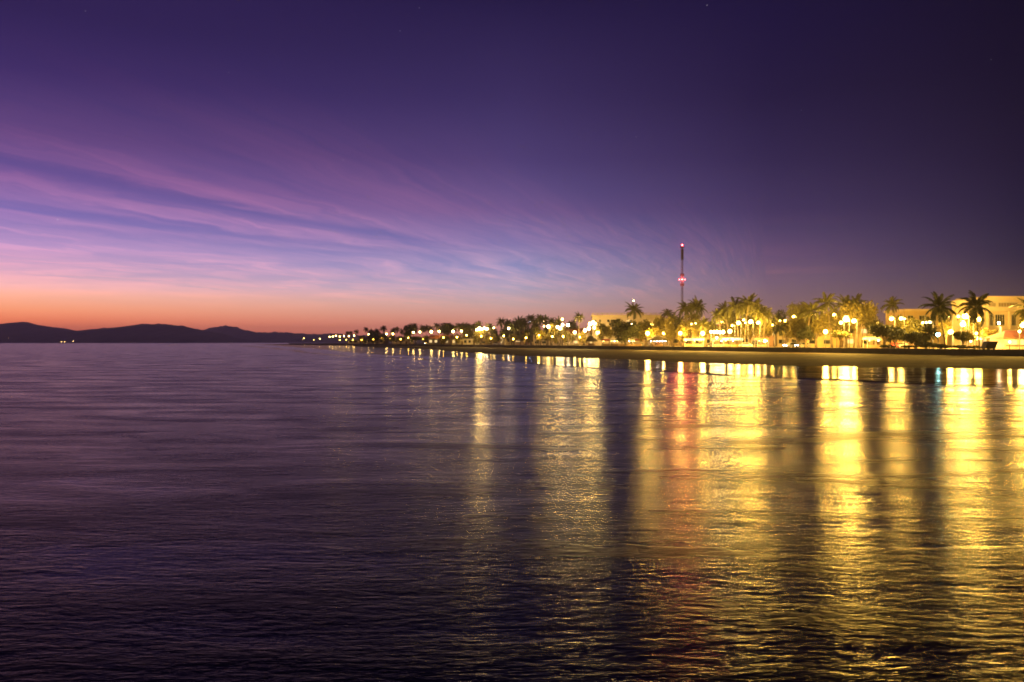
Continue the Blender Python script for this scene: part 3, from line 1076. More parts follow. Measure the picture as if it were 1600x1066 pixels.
HOUSES = [
    (560, 1.10, 20, 12, 4.2, 'cream_wall', 'grey_roof', 1, False, 'pale low building on the far point behind the row of white lamps'),
    (590, 1.12, 18, 12, 5.0, 'ochre_wall', 'red_roof', 1, True, 'small lit building under the tiny palms of the far point'),
    (630, 1.12, 18, 12, 5.0, 'cream_wall', 'grey_roof', 1, False, 'lit flat-roofed building behind the small bright yellow palm'),
    (690, 1.04, 16, 9, 4.0, 'cream_wall', 'red_roof', 1, True, 'yellow-lit pavilion with sloping roof on the distant shore'),
    (722, 1.05, 11, 8, 3.4, 'pale_wall', 'grey_roof', 1, False, 'small white-walled kiosk left of the distant floodlight cluster'),
    (738, 1.07, 11, 8, 3.6, 'pale_wall', 'grey_roof', 1, False, 'small pale kiosk right under the distant floodlight cluster'),
    (768, 1.16, 16, 10, 5.5, 'ochre_wall', 'grey_roof', 2, False, 'ochre two-storey building behind the leftmost tall mid-shore palm'),
    (812, 1.22, 20, 12, 5.5, 'cream_wall', 'red_roof', 1, True, 'cream building hidden behind the dark mid-shore palms'),
    (858, 1.18, 16, 10, 5.5, 'cream_wall', 'grey_roof', 2, False, 'cream building left of the round bright yellow tree'),
    (905, 1.20, 16, 10, 6.0, 'cream_wall', 'red_roof', 2, True, 'cream building behind the lone slender palm'),
    (1070, 1.28, 18, 12, 7.5, 'ochre_wall', 'grey_roof', 2, False, 'ochre building behind the palm pair by the mast'),
    (1118, 1.24, 18, 12, 7.0, 'cream_wall', 'grey_roof', 2, False, 'cream building behind the row of white kiosk lamps'),
    (1165, 1.30, 18, 12, 7.5, 'ochre_wall', 'red_roof', 2, True, 'ochre building at the back of the tall grove'),
    (1205, 1.26, 14, 10, 6.0, 'salmon_wall', 'grey_roof', 2, False, 'reddish building behind the small wall palm'),
    (1250, 1.30, 18, 12, 6.5, 'cream_wall', 'grey_roof', 2, False, 'cream building behind the left of the right-hand grove'),
    (1305, 1.28, 18, 12, 6.0, 'ochre_wall', 'red_roof', 2, True, 'ochre building behind the short bright post lamp'),
    (1362, 1.30, 16, 10, 6.5, 'cream_wall', 'grey_roof', 2, False, 'cream building right of the big golden tree'),
]
for px, m, w, d, h, wl, rf, fl, gb, lab in HOUSES:
    house(px, m, w, d, h, R(-6) + 0.3 * math.sin(px), wl, rf, lab, fl, 4, gb, lit=0.25)

# long cream building with small square windows (behind the black dome tree)
Yh = 400.0
hb = empty('long_building', (wx(978, Yh), Yh, GZ), R(-4))
Wh, Dh, Hh = 33.0, 16.0, wz(494.5, Yh) - GZ
MB().box(-Wh / 2, Wh / 2, -Dh / 2, Dh / 2, -0.1, Hh).build('wall', M['cream_wall'], hb)
rf = MB().box(-Wh / 2 - 0.5, Wh / 2 + 0.5, -Dh / 2 - 0.5, Dh / 2 + 0.5, Hh + 0.003, Hh + 0.5).build('roof', M['cream_wall'], hb)
for k in range(15):
    MB().box(-Wh / 2 + k * 2.3, -Wh / 2 + k * 2.3 + 0.35, -Dh / 2 - 0.4, -Dh / 2 - 0.1, Hh + 0.5, Hh + 1.1).build('parapet_post', M['cream_wall'], rf)
MB().box(-Wh / 2 - 0.1, Wh / 2 + 0.1, -Dh / 2 - 0.1, -Dh / 2 + 0.2, Hh + 1.1, Hh + 1.35).build('parapet_rail', M['cream_wall'], rf)
MB().box(0.5, 8.5, -3, 3, Hh + 0.503, Hh + 2.0).build('roof_hut', M['salmon_wall'], rf)
for px0, px1, lt in ((929, 932, 0), (936, 939, 0), (948, 952, 0), (954, 956, 0), (957, 967, 0), (977, 983, 1), (1002, 1006, 0)):
    window(hb, 'window', (px0 - 978) / F * Yh * 1.02, (px1 - 978) / F * Yh * 1.02, Hh - 3.0, Hh - 1.7, 'f', -Dh / 2, bool(lt))
MB().box(-Wh / 2 - 0.2, Wh / 2 + 2.6, -Dh / 2 - 1.6, -Dh / 2 - 0.003, Hh - 4.3, Hh - 3.9).build('balcony_slab', M['pale_wall'], hb)
for k in range(8):
    xk = -Wh / 2 + 2 + k * 4.1
    window(hb, 'window', xk - 1.1, xk + 1.1, Hh - 7.6, Hh - 5.2, 'f', -Dh / 2, k % 3 == 1, 1)
tag(hb, 'long cream flat-roofed building with small square windows behind the black dome tree', 'building')

# long ochre building behind the right-hand shrubs
Yo = 252.0
ob = empty('ochre_building', (wx(1468, Yo), Yo, GZ), R(-3))
Wo, Do, Ho = 27.0, 14.0, wz(487.5, Yo) - GZ
MB().box(-Wo / 2, Wo / 2, -Do / 2, Do / 2, -0.1, Ho).build('wall', M['ochre_wall'], ob)
MB().box(-Wo / 2 - 0.4, Wo / 2 + 0.4, -Do / 2 - 0.6, Do / 2 + 0.4, Ho + 0.003, Ho + 0.6).build('roof', M['cream_wall'], ob)
MB().box(-Wo / 2 - 0.1, Wo / 2 + 0.1, -Do / 2 - 1.2, -Do / 2 - 0.003, Ho - 4.0, Ho - 3.6).build('ledge', M['cream_wall'], ob)
for k in range(8):
    xk = -Wo / 2 + 1.8 + k * 3.35
    window(ob, 'window', xk - 0.9, xk + 0.9, Ho - 2.9, Ho - 1.3, 'f', -Do / 2, False, 1)
    window(ob, 'window', xk - 0.9, xk + 0.9, Ho - 7.4, Ho - 5.0, 'f', -Do / 2, k in (3, 5), 1)
tag(ob, 'long ochre flat-roofed building behind the big leaning palm', 'building')

# modern two-level building cut by the right edge
Ym = 216.0
X0 = wx(1533, Ym)
mbd = empty('modern_building', (X0, Ym, GZ), R(2))
Wm = 26.0
zr = wz(463, Ym) - GZ
zb_ = wz(487, Ym) - GZ
zf = wz(513, Ym) - GZ
MB().box(0.6, Wm, 1.2, 14, -0.1, zb_ - 0.003).build('wall', M['cream_wall'], mbd)
up = MB()
up.prism([(0.6, zb_), (Wm, zb_), (Wm, zr), (1.4, zr), (1.1, zr - 0.45), (0.0, zr - 0.5)], -0.8, 14.0)
ub = up.build('upper_storey', M['cream_wall'], mbd)
for a, b in ((1541, 1553.5), (1557, 1588), (1604, 1640)):
    f = window(ub, 'louvre_band', (a - 1533) / F * Ym, (b - 1533) / F * Ym, wz(480, Ym) - GZ, wz(473, Ym) - GZ, 'f', -0.8, False, 6, 'shade_panel')
for a, b in ((1541, 1544), (1575.5, 1579), (1594, 1598), (1612, 1616)):
    MB().box((a - 1533) / F * Ym, (b - 1533) / F * Ym, -0.6, -0.05, -0.1, zb_ - 0.004).build('column', M['cream_wall'], mbd)
for a, b in ((1547, 1557), (1559.5, 1575), (1580, 1593.5), (1599, 1611)):
    window(mbd, 'window', (a - 1533) / F * Ym, (b - 1533) / F * Ym, wz(509, Ym) - GZ, wz(491, Ym) - GZ, 'f', 1.2, False, 3)
MB().box(0.4, Wm, -0.9, 1.197, zf - 0.9, zf - 0.3).build('floor_slab', M['cream_wall'], mbd)
for k in range(6):
    window(mbd, 'shop_window', 1.2 + k * 3.4, 4.0 + k * 3.4, 0.5, 3.0, 'f', 1.2, k % 2 == 0, 1)
tag(mbd, 'modern cream building with overhanging upper storey at the right edge', 'building')

# reddish-roofed snack kiosk in front of it
Yk = 190.0
kb = empty('snack_kiosk', (wx(1590, Yk), Yk, GZ), R(3))
wk = 10.0
MB().box(-wk / 2, wk / 2, -2.5, 2.5, -0.1, 2.6).build('wall', M['pale_wall'], kb)
g = MB()
g.v += [(-wk / 2 - 0.8, -3.6, 2.55), (wk / 2 + 0.8, -3.6, 2.55), (wk / 2 + 0.8, 3.4, 2.55), (-wk / 2 - 0.8, 3.4, 2.55), (-wk / 2 + 2.0, 0, 4.3), (wk / 2 - 2.0, 0, 4.3)]
g.f += [(0, 1, 5, 4), (2, 3, 4, 5), (0, 4, 3), (1, 2, 5), (3, 2, 1, 0)]
g.build('roof', M['red_roof'], kb)
for k in range(3):
    MB().box(-3.6 + k * 2.6, -1.9 + k * 2.6, -2.56, -2.45, 1.0, 2.1).build('serving_hatch', M['lit_glass' if k < 2 else 'dark_glass'], kb)
MB().box(-wk / 2 + 0.4, wk / 2 - 0.4, -3.0, -2.503, 0.82, 0.95).build('counter', M['counter_wood'], kb)
MB().tube([(-3.6, 0.6, 3.4), (-3.6, 0.6, 5.2)], 0.25, 8).build('chimney', M['pale_wall'], kb)
tag(kb, 'small pale kiosk with reddish hipped roof in front of the modern building', 'kiosk')


# round-roofed beach kiosks
def round_kiosk(px, m, r, zb0, zt0, label, finial, lit):
    Y = yprom(px) * m
    k = empty('thatched_kiosk', (wx(px, Y), Y, GZ))
    e = zb0
    MB().lathe([(r, e - 0.25), (r * 1.02, e), (r * 0.86, e + 0.35 * (zt0 - e)), (r * 0.55, e + 0.72 * (zt0 - e)), (r * 0.15, zt0), (0.05, zt0 + 0.05)], 16).build('roof', M['thatch'], k)
    for i in range(8):
        w = i * math.pi / 4 + 0.2
        MB().tube([(r * 0.82 * math.cos(w), r * 0.82 * math.sin(w), -0.1), (r * 0.82 * math.cos(w), r * 0.82 * math.sin(w), e - 0.1)], 0.09, 6).build('post', M['counter_wood'], k)
    MB().lathe([(r * 0.6, 0), (r * 0.62, 1.0), (r * 0.66, 1.08), (0.1, 1.08)], 16).build('counter', M['counter_wood'], k)
    if finial:
        MB().lathe([(0.35, zt0 - 0.1), (0.4, zt0 + 0.5), (0.6, zt0 + 0.55), (0.05, zt0 + 1.1)], 8).build('finial', M['thatch'], k)
    if lit:
        for i in range(6):
            xx = -r * 0.7 + i * r * 0.28
            MB().ball(0.13, (xx, -r * 0.55, e - 0.35), 8).build('bulb', M['bulb_white'], k)
    if lit:
        bulb_light('bulb_white', 0.3, (0, -r * 0.4, e - 0.6), k)
    return tag(k, label, 'kiosk', 'thatched kiosks on the promenade')


glow('bulb_white', (1.0, 0.85, 0.75), 130)
glow('bulb_warm', WARM, 110)
round_kiosk(924, 1.03, 2.6, 2.1, 4.6, 'small thatched kiosk with finial in front of the white floodlights', True, False)
round_kiosk(1027, 1.03, 3.7, 2.3, 4.0, 'wide dome-roofed kiosk with white lights under its eaves', False, True)


def stall(px, m, label, aw, lit, w=3.4):
    Y = yprom(px) * m
    s = empty('market_stall', (wx(px, Y), Y, GZ), R(-8) + 0.2 * math.sin(px * 3))
    for sx in (-1, 1):
        for sy in (-1, 1):
            MB().tube([(sx * w / 2, sy * 1.2, -0.05), (sx * w / 2, sy * 1.2, 2.3)], 0.045, 5).build('post', M['steel_white'], s)
    a = MB()
    a.v += [(-w / 2 - 0.3, -1.7, 2.15), (w / 2 + 0.3, -1.7, 2.15), (w / 2 + 0.3, 1.5, 2.3), (-w / 2 - 0.3, 1.5, 2.3), (-w / 2 - 0.3, 0, 2.95), (w / 2 + 0.3, 0, 2.95)]
    a.f += [(0, 1, 5, 4), (2, 3, 4, 5), (0, 4, 3), (1, 2, 5)]
    a.build('awning', M[aw], s)
    MB().box(-w / 2 + 0.1, w / 2 - 0.1, -1.15, -0.5, 0, 0.9).build('counter', M['counter_wood'], s)
    for k in range(lit):
        MB().ball(0.10, (-w / 2 + 0.5 + k * (w - 1) / max(lit - 1, 1), -1.2, 2.0), 6).build('bulb', M['bulb_white' if k % 2 else 'bulb_warm'], s)
    if lit:
        bulb_light('bulb_warm', 0.12 + 0.04 * lit, (0, -0.2, 1.85), s)
    return tag(s, label, 'market stall', 'market stalls along the promenade')


for px, m, aw, lit, lab in (
        (948, 1.04, 'awning_red', 1, 'red-roofed stall left of the stalls under the black dome tree'),
        (961, 1.03, 'awning_white', 3, 'white stall with bulbs at the left foot of the black dome tree'),
        (972, 1.05, 'awning_blue', 2, 'blue-roofed stall below the middle of the black dome tree'),
        (984, 1.03, 'awning_white', 3, 'white stall with bulbs right of the black dome tree trunk'),
        (996, 1.05, 'awning_red', 2, 'red-roofed stall between the black dome tree and the big yellow post lamp'),
        (1078, 1.05, 'awning_white', 1, 'white-roofed stall below the palm pair by the mast'),
        (1091, 1.03, 'awning_white', 1, 'white-roofed stall at the foot of the second bright post lamp'),
        (1122, 1.06, 'awning_red', 2, 'red-roofed stall under the row of white kiosk lamps'),
        (1138, 1.05, 'awning_white', 2, 'white-roofed stall at the right end of the row of white kiosk lamps'),
        (1150, 1.04, 'awning_blue', 0, 'unlit blue-roofed stall at the left of the tall grove'),
        (1190, 1.06, 'awning_red', 2, 'red-roofed stall at the right of the tall grove'),
        (1362, 1.08, 'awning_white', 2, 'white-roofed stall under the wide umbrella tree'),
        (1425, 1.10, 'awning_white', 2, 'white-roofed stall behind the dark shrubs right of the umbrella tree'),
        (1517, 1.12, 'awning_white', 2, 'white-lit stall left of the thin-trunked palm')):
    stall(px, m, lab, aw, lit)

# covered cart with a slanting dark tarpaulin
Yt = 170.0
ct = empty('covered_cart', (wx(1545.5, Yt), Yt, GZ), R(4))
tp = MB()
tp.prism([(-1.35, 0.25), (0.85, 0.25), (1.45, 1.75), (-0.55, 1.75), (-0.95, 1.3)], -0.8, 0.8)
tp.build('tarpaulin', M['tarp'], ct)
MB().box(-1.1, 0.8, -0.6, 0.6, 0.18, 0.246).build('bed', M['counter_wood'], ct)
for sx in (-0.7, 0.5):
    for sy in (-0.72, 0.72):
        w_ = MB().tube([(sx, sy - 0.06, 0.2), (sx, sy + 0.06, 0.2)], 0.2, 12).build('wheel', M['tyre'], ct)
tag(ct, 'dark slanting tarpaulin-covered cart on the bright paving right of the thin-trunked palm', 'cart')


# parked cars
def car(px, m, paint, label, rz, lights='head'):
    Y = yprom(px) * m
    c = empty('parked_car', (wx(px, Y), Y, GZ), rz)
    prof = [(-2.1, 0.35), (2.1, 0.35), (2.15, 0.75), (1.3, 0.92), (0.75, 1.42), (-0.85, 1.45), (-1.6, 0.98), (-2.1, 0.9)]
    bd = MB().prism(prof, -0.84, 0.84).build('body', M[paint], c)
    gl = MB()
    gl.prism([(1.12, 0.95), (0.70, 1.36), (-0.80, 1.38), (-1.38, 0.98)], -0.855, 0.855)
    gl.build('side_window', M['dark_glass'], bd)
    for sx in (-1.3, 1.3):
        for sy in (-0.8, 0.8):
            wh = MB().tube([(sx, sy - 0.1, 0.32), (sx, sy + 0.1, 0.32)], 0.32, 14).build('wheel', M['tyre'], c)
            MB().tube([(sx, sy - 0.11, 0.32), (sx, sy + 0.11, 0.32)], 0.17, 10).build('rim', M['steel_white'], wh)
    for sy in (-0.6, 0.6):
        MB().box(2.10, 2.18, sy - 0.16, sy + 0.16, 0.60, 0.74).build('headlight', M['headlight' if lights == 'head' else 'dark_glass'], c)
        MB().box(-2.15, -2.08, sy - 0.14, sy + 0.14, 0.70, 0.86).build('tail_light', M['tail_light' if lights == 'tail' else 'steel_red'], c)
    return tag(c, label, 'car', 'cars on the shore road')


for px, m, pt, rz, li, lab in (
        (1236, 1.05, 'car_white', R(200), 'head', 'white car with bright headlights right of the small wall palm'),
        (1255, 1.06, 'car_silver', R(195), 'head', 'silver car with headlights on at the foot of the low green tree'),
        (1397, 1.09, 'car_red', R(75), 'tail', 'red car with tail lights glowing behind the dark shrubs'),
        (1408, 1.12, 'car_white', R(150), 'off', 'white car parked right of the red car'),
        (1113, 1.07, 'car_dark', R(170), 'off', 'dark car parked under the row of white kiosk lamps'),
        (1165, 1.05, 'car_white', R(165), 'off', 'white car parked in the tall grove'),
        (1180, 1.08, 'car_dark', R(180), 'off', 'dark car parked beside the white car in the tall grove'),
        (776, 1.03, 'car_white', R(170), 'off', 'white car on the distant shore left of the mid-shore palms'),
        (668, 1.02, 'car_white', R(190), 'head', 'white car with headlights beside the flat dark distant tree')):
    car(px, m, pt, lab, rz, li)

# ------------------------------------------------------------------ people strolling
def person(px, m, label, shirt, trousers, stride, rz, hgt=1.7):
    Y = yprom(px) * m
    mtl = bpy.data.materials.new('clothing')
    mtl.use_nodes = True
    b = NB(mtl.node_tree)
    pb = mtl.node_tree.nodes['Principled BSDF']
    tc = b.n('ShaderNodeTexCoord')
    sx = b.n('ShaderNodeSeparateXYZ')
    b.link(tc.outputs['Object'], sx.inputs[0])
    z = b.m('DIVIDE', sx.outputs[2], hgt)
    col = b.ramp(z, [(0.0, (0.03, 0.025, 0.02)), (0.05, trousers), (0.52, shirt), (0.83, (0.25, 0.15, 0.10)), (0.95, (0.015, 0.012, 0.01))], 'CONSTANT')
    b.link(col, pb.inputs['Base Color'])
    pb.inputs['Roughness'].default_value = 0.85
    s = hgt / 1.7
    V_ = [(0, 0, 0.95), (0, 0, 1.15), (0, 0, 1.38), (0, 0, 1.48), (0, 0.01, 1.56), (0, 0.02, 1.66),
          (-0.18, 0, 1.36), (-0.24, -0.05 * stride, 1.10), (-0.23, 0.05 * stride - 0.06, 0.86), (-0.23, 0.06 * stride - 0.08, 0.78),
          (0.18, 0, 1.36), (0.24, 0.05 * stride, 1.10), (0.23, -0.05 * stride - 0.06, 0.86), (0.23, -0.06 * stride - 0.08, 0.78),
          (-0.10, 0, 0.88), (-0.11, -0.14 * stride, 0.48), (-0.11, -0.20 * stride + 0.06, 0.07), (-0.11, -0.20 * stride - 0.12, 0.04),
          (0.10, 0, 0.88), (0.11, 0.08 * stride, 0.48), (0.11, 0.22 * stride + 0.03, 0.07), (0.11, 0.22 * stride - 0.15, 0.04)]
    E = [(0, 1), (1, 2), (2, 3), (3, 4), (4, 5), (2, 6), (6, 7), (7, 8), (8, 9), (2, 10), (10, 11), (11, 12), (12, 13), (0, 14), (14, 15), (15, 16), (16, 17), (0, 18), (18, 19), (19, 20), (20, 21)]
    rr = [0.15, 0.135, 0.15, 0.055, 0.085, 0.09, 0.065, 0.048, 0.035, 0.04, 0.065, 0.048, 0.035, 0.04, 0.095, 0.065, 0.045, 0.035, 0.095, 0.065, 0.045, 0.035]
    me = bpy.data.meshes.new('person')
    me.from_pydata([tuple(c * s for c in v_) for v_ in V_], E, [])
    me.materials.append(mtl)
    o = link('person', me)
    o.location = (wx(px, Y), Y, GZ)
    o.rotation_euler = (0, 0, rz)
    sk = o.modifiers.new('skin', 'SKIN')
    for i, sv in enumerate(me.skin_vertices[0].data):
        sv.radius = (rr[i] * s, rr[i] * s * (0.75 if i < 3 else 1.0))
        sv.use_root = (i == 0)
    o.modifiers.new('sub', 'SUBSURF').levels = 1
    o.modifiers['sub'].render_levels = 1
    return tag(o, label, 'person', 'people on the promenade')


DK = (0.03, 0.03, 0.035)
for px, m, lab, sh, tr_, st, rz in (
        (1004, 1.012, 'person in dark clothes standing left of the dome-roofed kiosk', DK, DK, 0.2, 0.3),
        (1016, 1.012, 'person in pale shirt walking in front of the left end of the dome-roofed kiosk', (0.5, 0.45, 0.4), DK, 1.0, 1.9),
        (1025, 1.010, 'person in dark clothes before the middle of the dome-roofed kiosk, left of a pair', DK, (0.05, 0.05, 0.09), 0.4, -0.4),
        (1028, 1.010, 'person in reddish shirt before the dome-roofed kiosk, right of a pair', (0.35, 0.06, 0.04), DK, 0.3, 0.5),
        (1044, 1.012, 'person in dark clothes standing right of the dome-roofed kiosk', DK, DK, 0.1, 0.0),
        (1058, 1.012, 'person walking along the wall toward the third bright post lamp', (0.25, 0.2, 0.15), DK, 1.0, 1.7),
        (956, 1.012, 'person standing at the white stall left of the black dome tree', (0.3, 0.3, 0.3), DK, 0.2, 2.6),
        (978, 1.012, 'person in dark clothes by the stalls under the black dome tree', DK, DK, 0.3, 3.0)):
    person(px, m, lab, sh, tr_, st, rz)

# driftwood stake at the water's edge
Yw = 3.5 * F / (573.5 - HY)
dw = MB()
dw.tube([(0, 0, -0.2), (0.04, 0, 0.25), (0.0, 0, 0.55)], [0.10, 0.08, 0.05], 7)
dw.tube([(0.02, 0, 0.3), (0.16, 0.02, 0.45)], [0.04, 0.02], 5)
do = dw.build('driftwood_stake', M['driftwood'])
do.location = (wx(843, Yw), Yw, 0)
tag(do, 'small dark upright stake standing in the shallows before the round yellow tree', 'stake')

# ------------------------------------------------------------------ lattice mast with red beacons
Yq = 420.0
mast = empty('radio_mast', (wx(1066, Yq), Yq, GZ))
z_top = wz(386, Yq) - GZ
z_thick = wz(407, Yq) - GZ
z_mid = wz(437, Yq) - GZ


def lattice(name, z0, z1, w, r, mm):
    mb = MB()
    cs = [(w * math.cos(a), w * math.sin(a)) for a in (0.5, 0.5 + 2.094, 0.5 + 4.189)]
    for c in cs:
        mb.tube([(c[0], c[1], z0), (c[0], c[1], z1)], r, 5)
    n = max(1, int((z1 - z0) / (w * 1.9)))
    for i in range(n):
        a, b = z0 + (z1 - z0) * i / n, z0 + (z1 - z0) * (i + 1) / n
        for k in range(3):
            c0, c1 = cs[k], cs[(k + 1) % 3]
            mb.tube([(c0[0], c0[1], a), (c1[0], c1[1], b)], r * 0.55, 3, False)
            mb.tube([(c0[0], c0[1], a), (c1[0], c1[1], a)], r * 0.55, 3, False)
    return mb.build(name, M[mm], mast)


zs_ = [0, 7, 14, 21, 28, z_mid + 3, z_thick]
for i in range(len(zs_) - 1):
    lattice('lattice_section', zs_[i], zs_[i + 1], 0.55, 0.085, 'mast_steel')
lattice('upper_section', z_thick, z_top - 0.5, 0.55, 0.10, 'mast_steel')
ant = MB()
for k in range(9):
    w = k * 0.698
    ant.box(0.6 * math.cos(w) - 0.07, 0.6 * math.cos(w) + 0.07, 0.6 * math.sin(w) - 0.07, 0.6 * math.sin(w) + 0.07, z_thick + 0.4, z_top - 1.2)
ant.build('panel_antenna', M['mast_steel'], mast)
MB().lathe([(0.6, z_top - 0.5), (1.15, z_top - 0.3), (1.15, z_top + 0.05), (0.3, z_top + 0.15)], 12).build('top_platform', M['mast_steel'], mast)
for dz_ in (2.4, -2.6):
    rg = MB()
    for k in range(6):
        w = k * 1.047
        rg.box(0.85 * math.cos(w) - 0.1, 0.85 * math.cos(w) + 0.1, 0.85 * math.sin(w) - 0.1, 0.85 * math.sin(w) + 0.1, z_mid + dz_ - 0.7, z_mid + dz_ + 0.7)
        rg.tube([(0, 0, z_mid + dz_), (0.85 * math.cos(w), 0.85 * math.sin(w), z_mid + dz_)], 0.05, 4)
    rg.build('antenna_ring', M['mast_steel'], mast)
glow('beacon_red', (1.0, 0.05, 0.045), 7500)
glow('beacon_red_small', (1.0, 0.10, 0.08), 1100)
MB().tube([(0, 0, z_top + 0.1), (0, 0, z_top + 0.72)], 0.12, 6).build('beacon_stem', M['steel_dark'], mast)
MB().ball(0.30, (0, 0, z_top + 1.0), 10).build('beacon', M['beacon_red'], mast)
bulb_light('beacon_red', 0.33, (0, 0, z_top + 1.0), mast)
MB().tube([(-1.19, -0.3, z_mid), (1.09, -0.3, z_mid)], 0.07, 5).build('beacon_arm', M['mast_steel'], mast)
for sx in (-1.45, 1.35):
    MB().ball(0.22, (sx, -0.3, z_mid), 10).build('beacon', M['beacon_red'], mast)
    bulb_light('beacon_red', 0.24, (sx, -0.3, z_mid), mast)
MB().ball(0.25, (-0.2, -0.9, z_mid), 8).build('beacon', M['beacon_red_small'], mast)
tag(mast, 'slim dark lattice radio mast with glowing red beacons', 'radio mast')

# ------------------------------------------------------------------ lamps (each carries its own light)
glow('sodium_strong', SODIUM, 3800)
glow('sodium_mid', SODIUM, 2000)
glow('sodium_fill', SODIUM, 330)  # dim glow of the low lamps added along the shore
glow('white_far', WHITE, 240)
glow('warm_small', WARM, 500)
glow('white_strong', WHITE, 750)
glow('white_mid', WHITE, 380)
glow('violet_mid', VIOLET, 330)
glow('blue_small', BLUE, 350)
glow('cyan_small', (0.4, 1.0, 0.9), 120)


def lamp(px, py, m, kind, r, label, group=None, style='globe', name='post_lamp'):
    swell = 1.4 if kind.endswith('strong') else 1.15  # globes enlarged: bloom of the lamps put into their size
    r = r * swell
    Y = yprom(px) * m
    z = wz(py, Y) - GZ
    root = empty(name, (wx(px, Y), Y, GZ))
    if style == 'globe':
        MB().tube([(0, 0, -0.1), (0, 0, 0.5), (0, 0, z - r * 0.98)], [0.12, 0.08, 0.055], 6).build('pole', M['steel_dark'], root)
        MB().ball(r * 0.93, (0, 0, z), 10).build('lamp_globe', M[kind], root, True)
        MB().lathe([(r * 0.30, z + r * 1.01), (r * 0.2, z + r * 1.15), (0.02, z + r * 1.3)], 8).build('cap', M['steel_dark'], root)
    elif style == 'street':
        MB().tube([(0.9, 0.1, -0.1), (0.9, 0.1, 1.0), (0.9, 0.1, z - 0.4), (0.7, 0.08, z + 0.25), (0.15, 0, z + r * 1.3)], [0.14, 0.10, 0.07, 0.06, 0.05], 6).build('pole', M['steel_dark'], root)
        MB().lathe([(r * 0.85, z + r * 1.02), (r * 0.8, z + r * 1.15), (r * 0.3, z + r * 1.45), (0.03, z + r * 1.5)], 10).build('lamp_hood', M['steel_dark'], root)
        MB().ball(r * 0.93, (0, 0, z), 10, 0.9).build('lamp_globe', M[kind], root, True)
    elif style == 'wall':
        MB().box(-0.08, 0.08, 0, 0.8, z - 0.08, z + 0.08).build('bracket', M['steel_dark'], root)
        MB().ball(r, (0, -0.05, z), 8).build('lamp_globe', M[kind], root)
    bulb_light(kind, r, (0, -0.05 if style == 'wall' else 0, z), root, 1.3 / swell ** 2)
    return tag(root, label, 'lamp', group)


def lamp_row(rows, text, group, style, name):
    for i, (px, py, m, kind, r) in enumerate(rows):
        lamp(px, py, m, kind, r, '%s lit %s from the left %s' % (ORD[i], 'street lamp' if style == 'street' else 'globe lamp', text), group, style, name)


lamp_row([(475, 529, 1.02, 'white_mid', 0.30), (490, 531, 1.02, 'white_mid', 0.22), (500, 529.3, 1.02, 'white_mid', 0.30)],
         'of the three lone lamps at the far tip', 'lamps at the far tip', 'globe', 'post_lamp')
lamp_row([(515, 526.5, 1.03, 'white_far', 0.45), (520, 526, 1.03, 'white_far', 0.45), (525, 524.8, 1.03, 'white_far', 0.45), (531, 526, 1.03, 'white_far', 0.45), (537.5, 525.2, 1.03, 'white_far', 0.45),
          (545, 525.2, 1.03, 'white_far', 0.45), (553.5, 524.5, 1.03, 'white_far', 0.45)],
         'in the tight white row on the far point', 'white lamp row on the far point', 'globe', 'post_lamp')
lamp_row([(576, 522.5, 1.02, 'white_mid', 0.40), (604, 522, 1.02, 'white_far', 0.55), (614, 522, 1.02, 'white_far', 0.5), (646, 519.5, 1.02, 'white_far', 0.55), (656, 519, 1.02, 'white_far', 0.55),
          (674, 518.5, 1.02, 'white_far', 0.75), (686, 518, 1.02, 'white_far', 0.55), (708, 518, 1.02, 'white_far', 0.65), (721, 517.5, 1.02, 'white_far', 0.5)],
         'spaced along the distant shore, round white', 'white lamps along the distant shore', 'globe', 'post_lamp')
lamp_row([(745, 515.5, 1.03, 'white_strong', 0.45), (749, 513.5, 1.03, 'white_strong', 0.65), (752.5, 514.5, 1.03, 'white_strong', 0.45), (757, 513, 1.03, 'violet_mid', 0.5), (761, 514, 1.03, 'violet_mid', 0.5),
          (771.5, 512.5, 1.03, 'white_mid', 0.35), (795, 513.5, 1.02, 'violet_mid', 0.5)],
         'in the floodlight cluster before the mid-shore palms', 'distant floodlight cluster', 'globe', 'post_lamp')
lamp_row([(828.5, 502.5, 1.12, 'blue_small', 0.5), (849, 501, 1.12, 'violet_mid', 0.5), (878.5, 499, 1.12, 'white_mid', 0.42)],
         'of three high among the dark mid-shore palms', 'high lamps among the mid-shore palms', 'globe', 'post_lamp')
lamp_row([(850, 510, 1.03, 'warm_small', 0.25), (857, 510.5, 1.02, 'white_strong', 0.55), (871, 511, 1.02, 'white_strong', 0.45), (875, 513, 1.02, 'white_strong', 0.55), (879, 507.5, 1.03, 'violet_mid', 0.5), (887.5, 508, 1.02, 'violet_mid', 0.55), (898, 519.5, 1.02, 'white_strong', 0.45)],
         'around the round bright yellow tree', 'lamps around the round yellow tree', 'globe', 'post_lamp')
lamp_row([(914, 516.5, 1.05, 'white_strong', 0.5), (920, 513.5, 1.05, 'white_strong', 0.5), (922, 506.5, 1.05, 'white_strong', 0.55), (927, 504, 1.06, 'white_strong', 0.5), (931, 507, 1.06, 'white_strong', 0.5), (929, 512, 1.06, 'white_strong', 0.5), (934, 520, 1.05, 'white_strong', 0.5), (986.5, 506.5, 1.1, 'violet_mid', 0.45)],
         'in the white group behind the thatched kiosk', 'white floodlights behind the thatched kiosk', 'globe', 'flood_lamp')
lamp_row([(1012, 521, 1.02, 'sodium_strong', 0.52), (1037, 521, 1.05, 'sodium_mid', 0.36), (1063, 521, 1.02, 'sodium_strong', 0.46), (1098, 521, 1.02, 'sodium_strong', 0.5)],
         'of four big yellow below the mast', 'big yellow post lamps near the mast', 'globe', 'post_lamp')
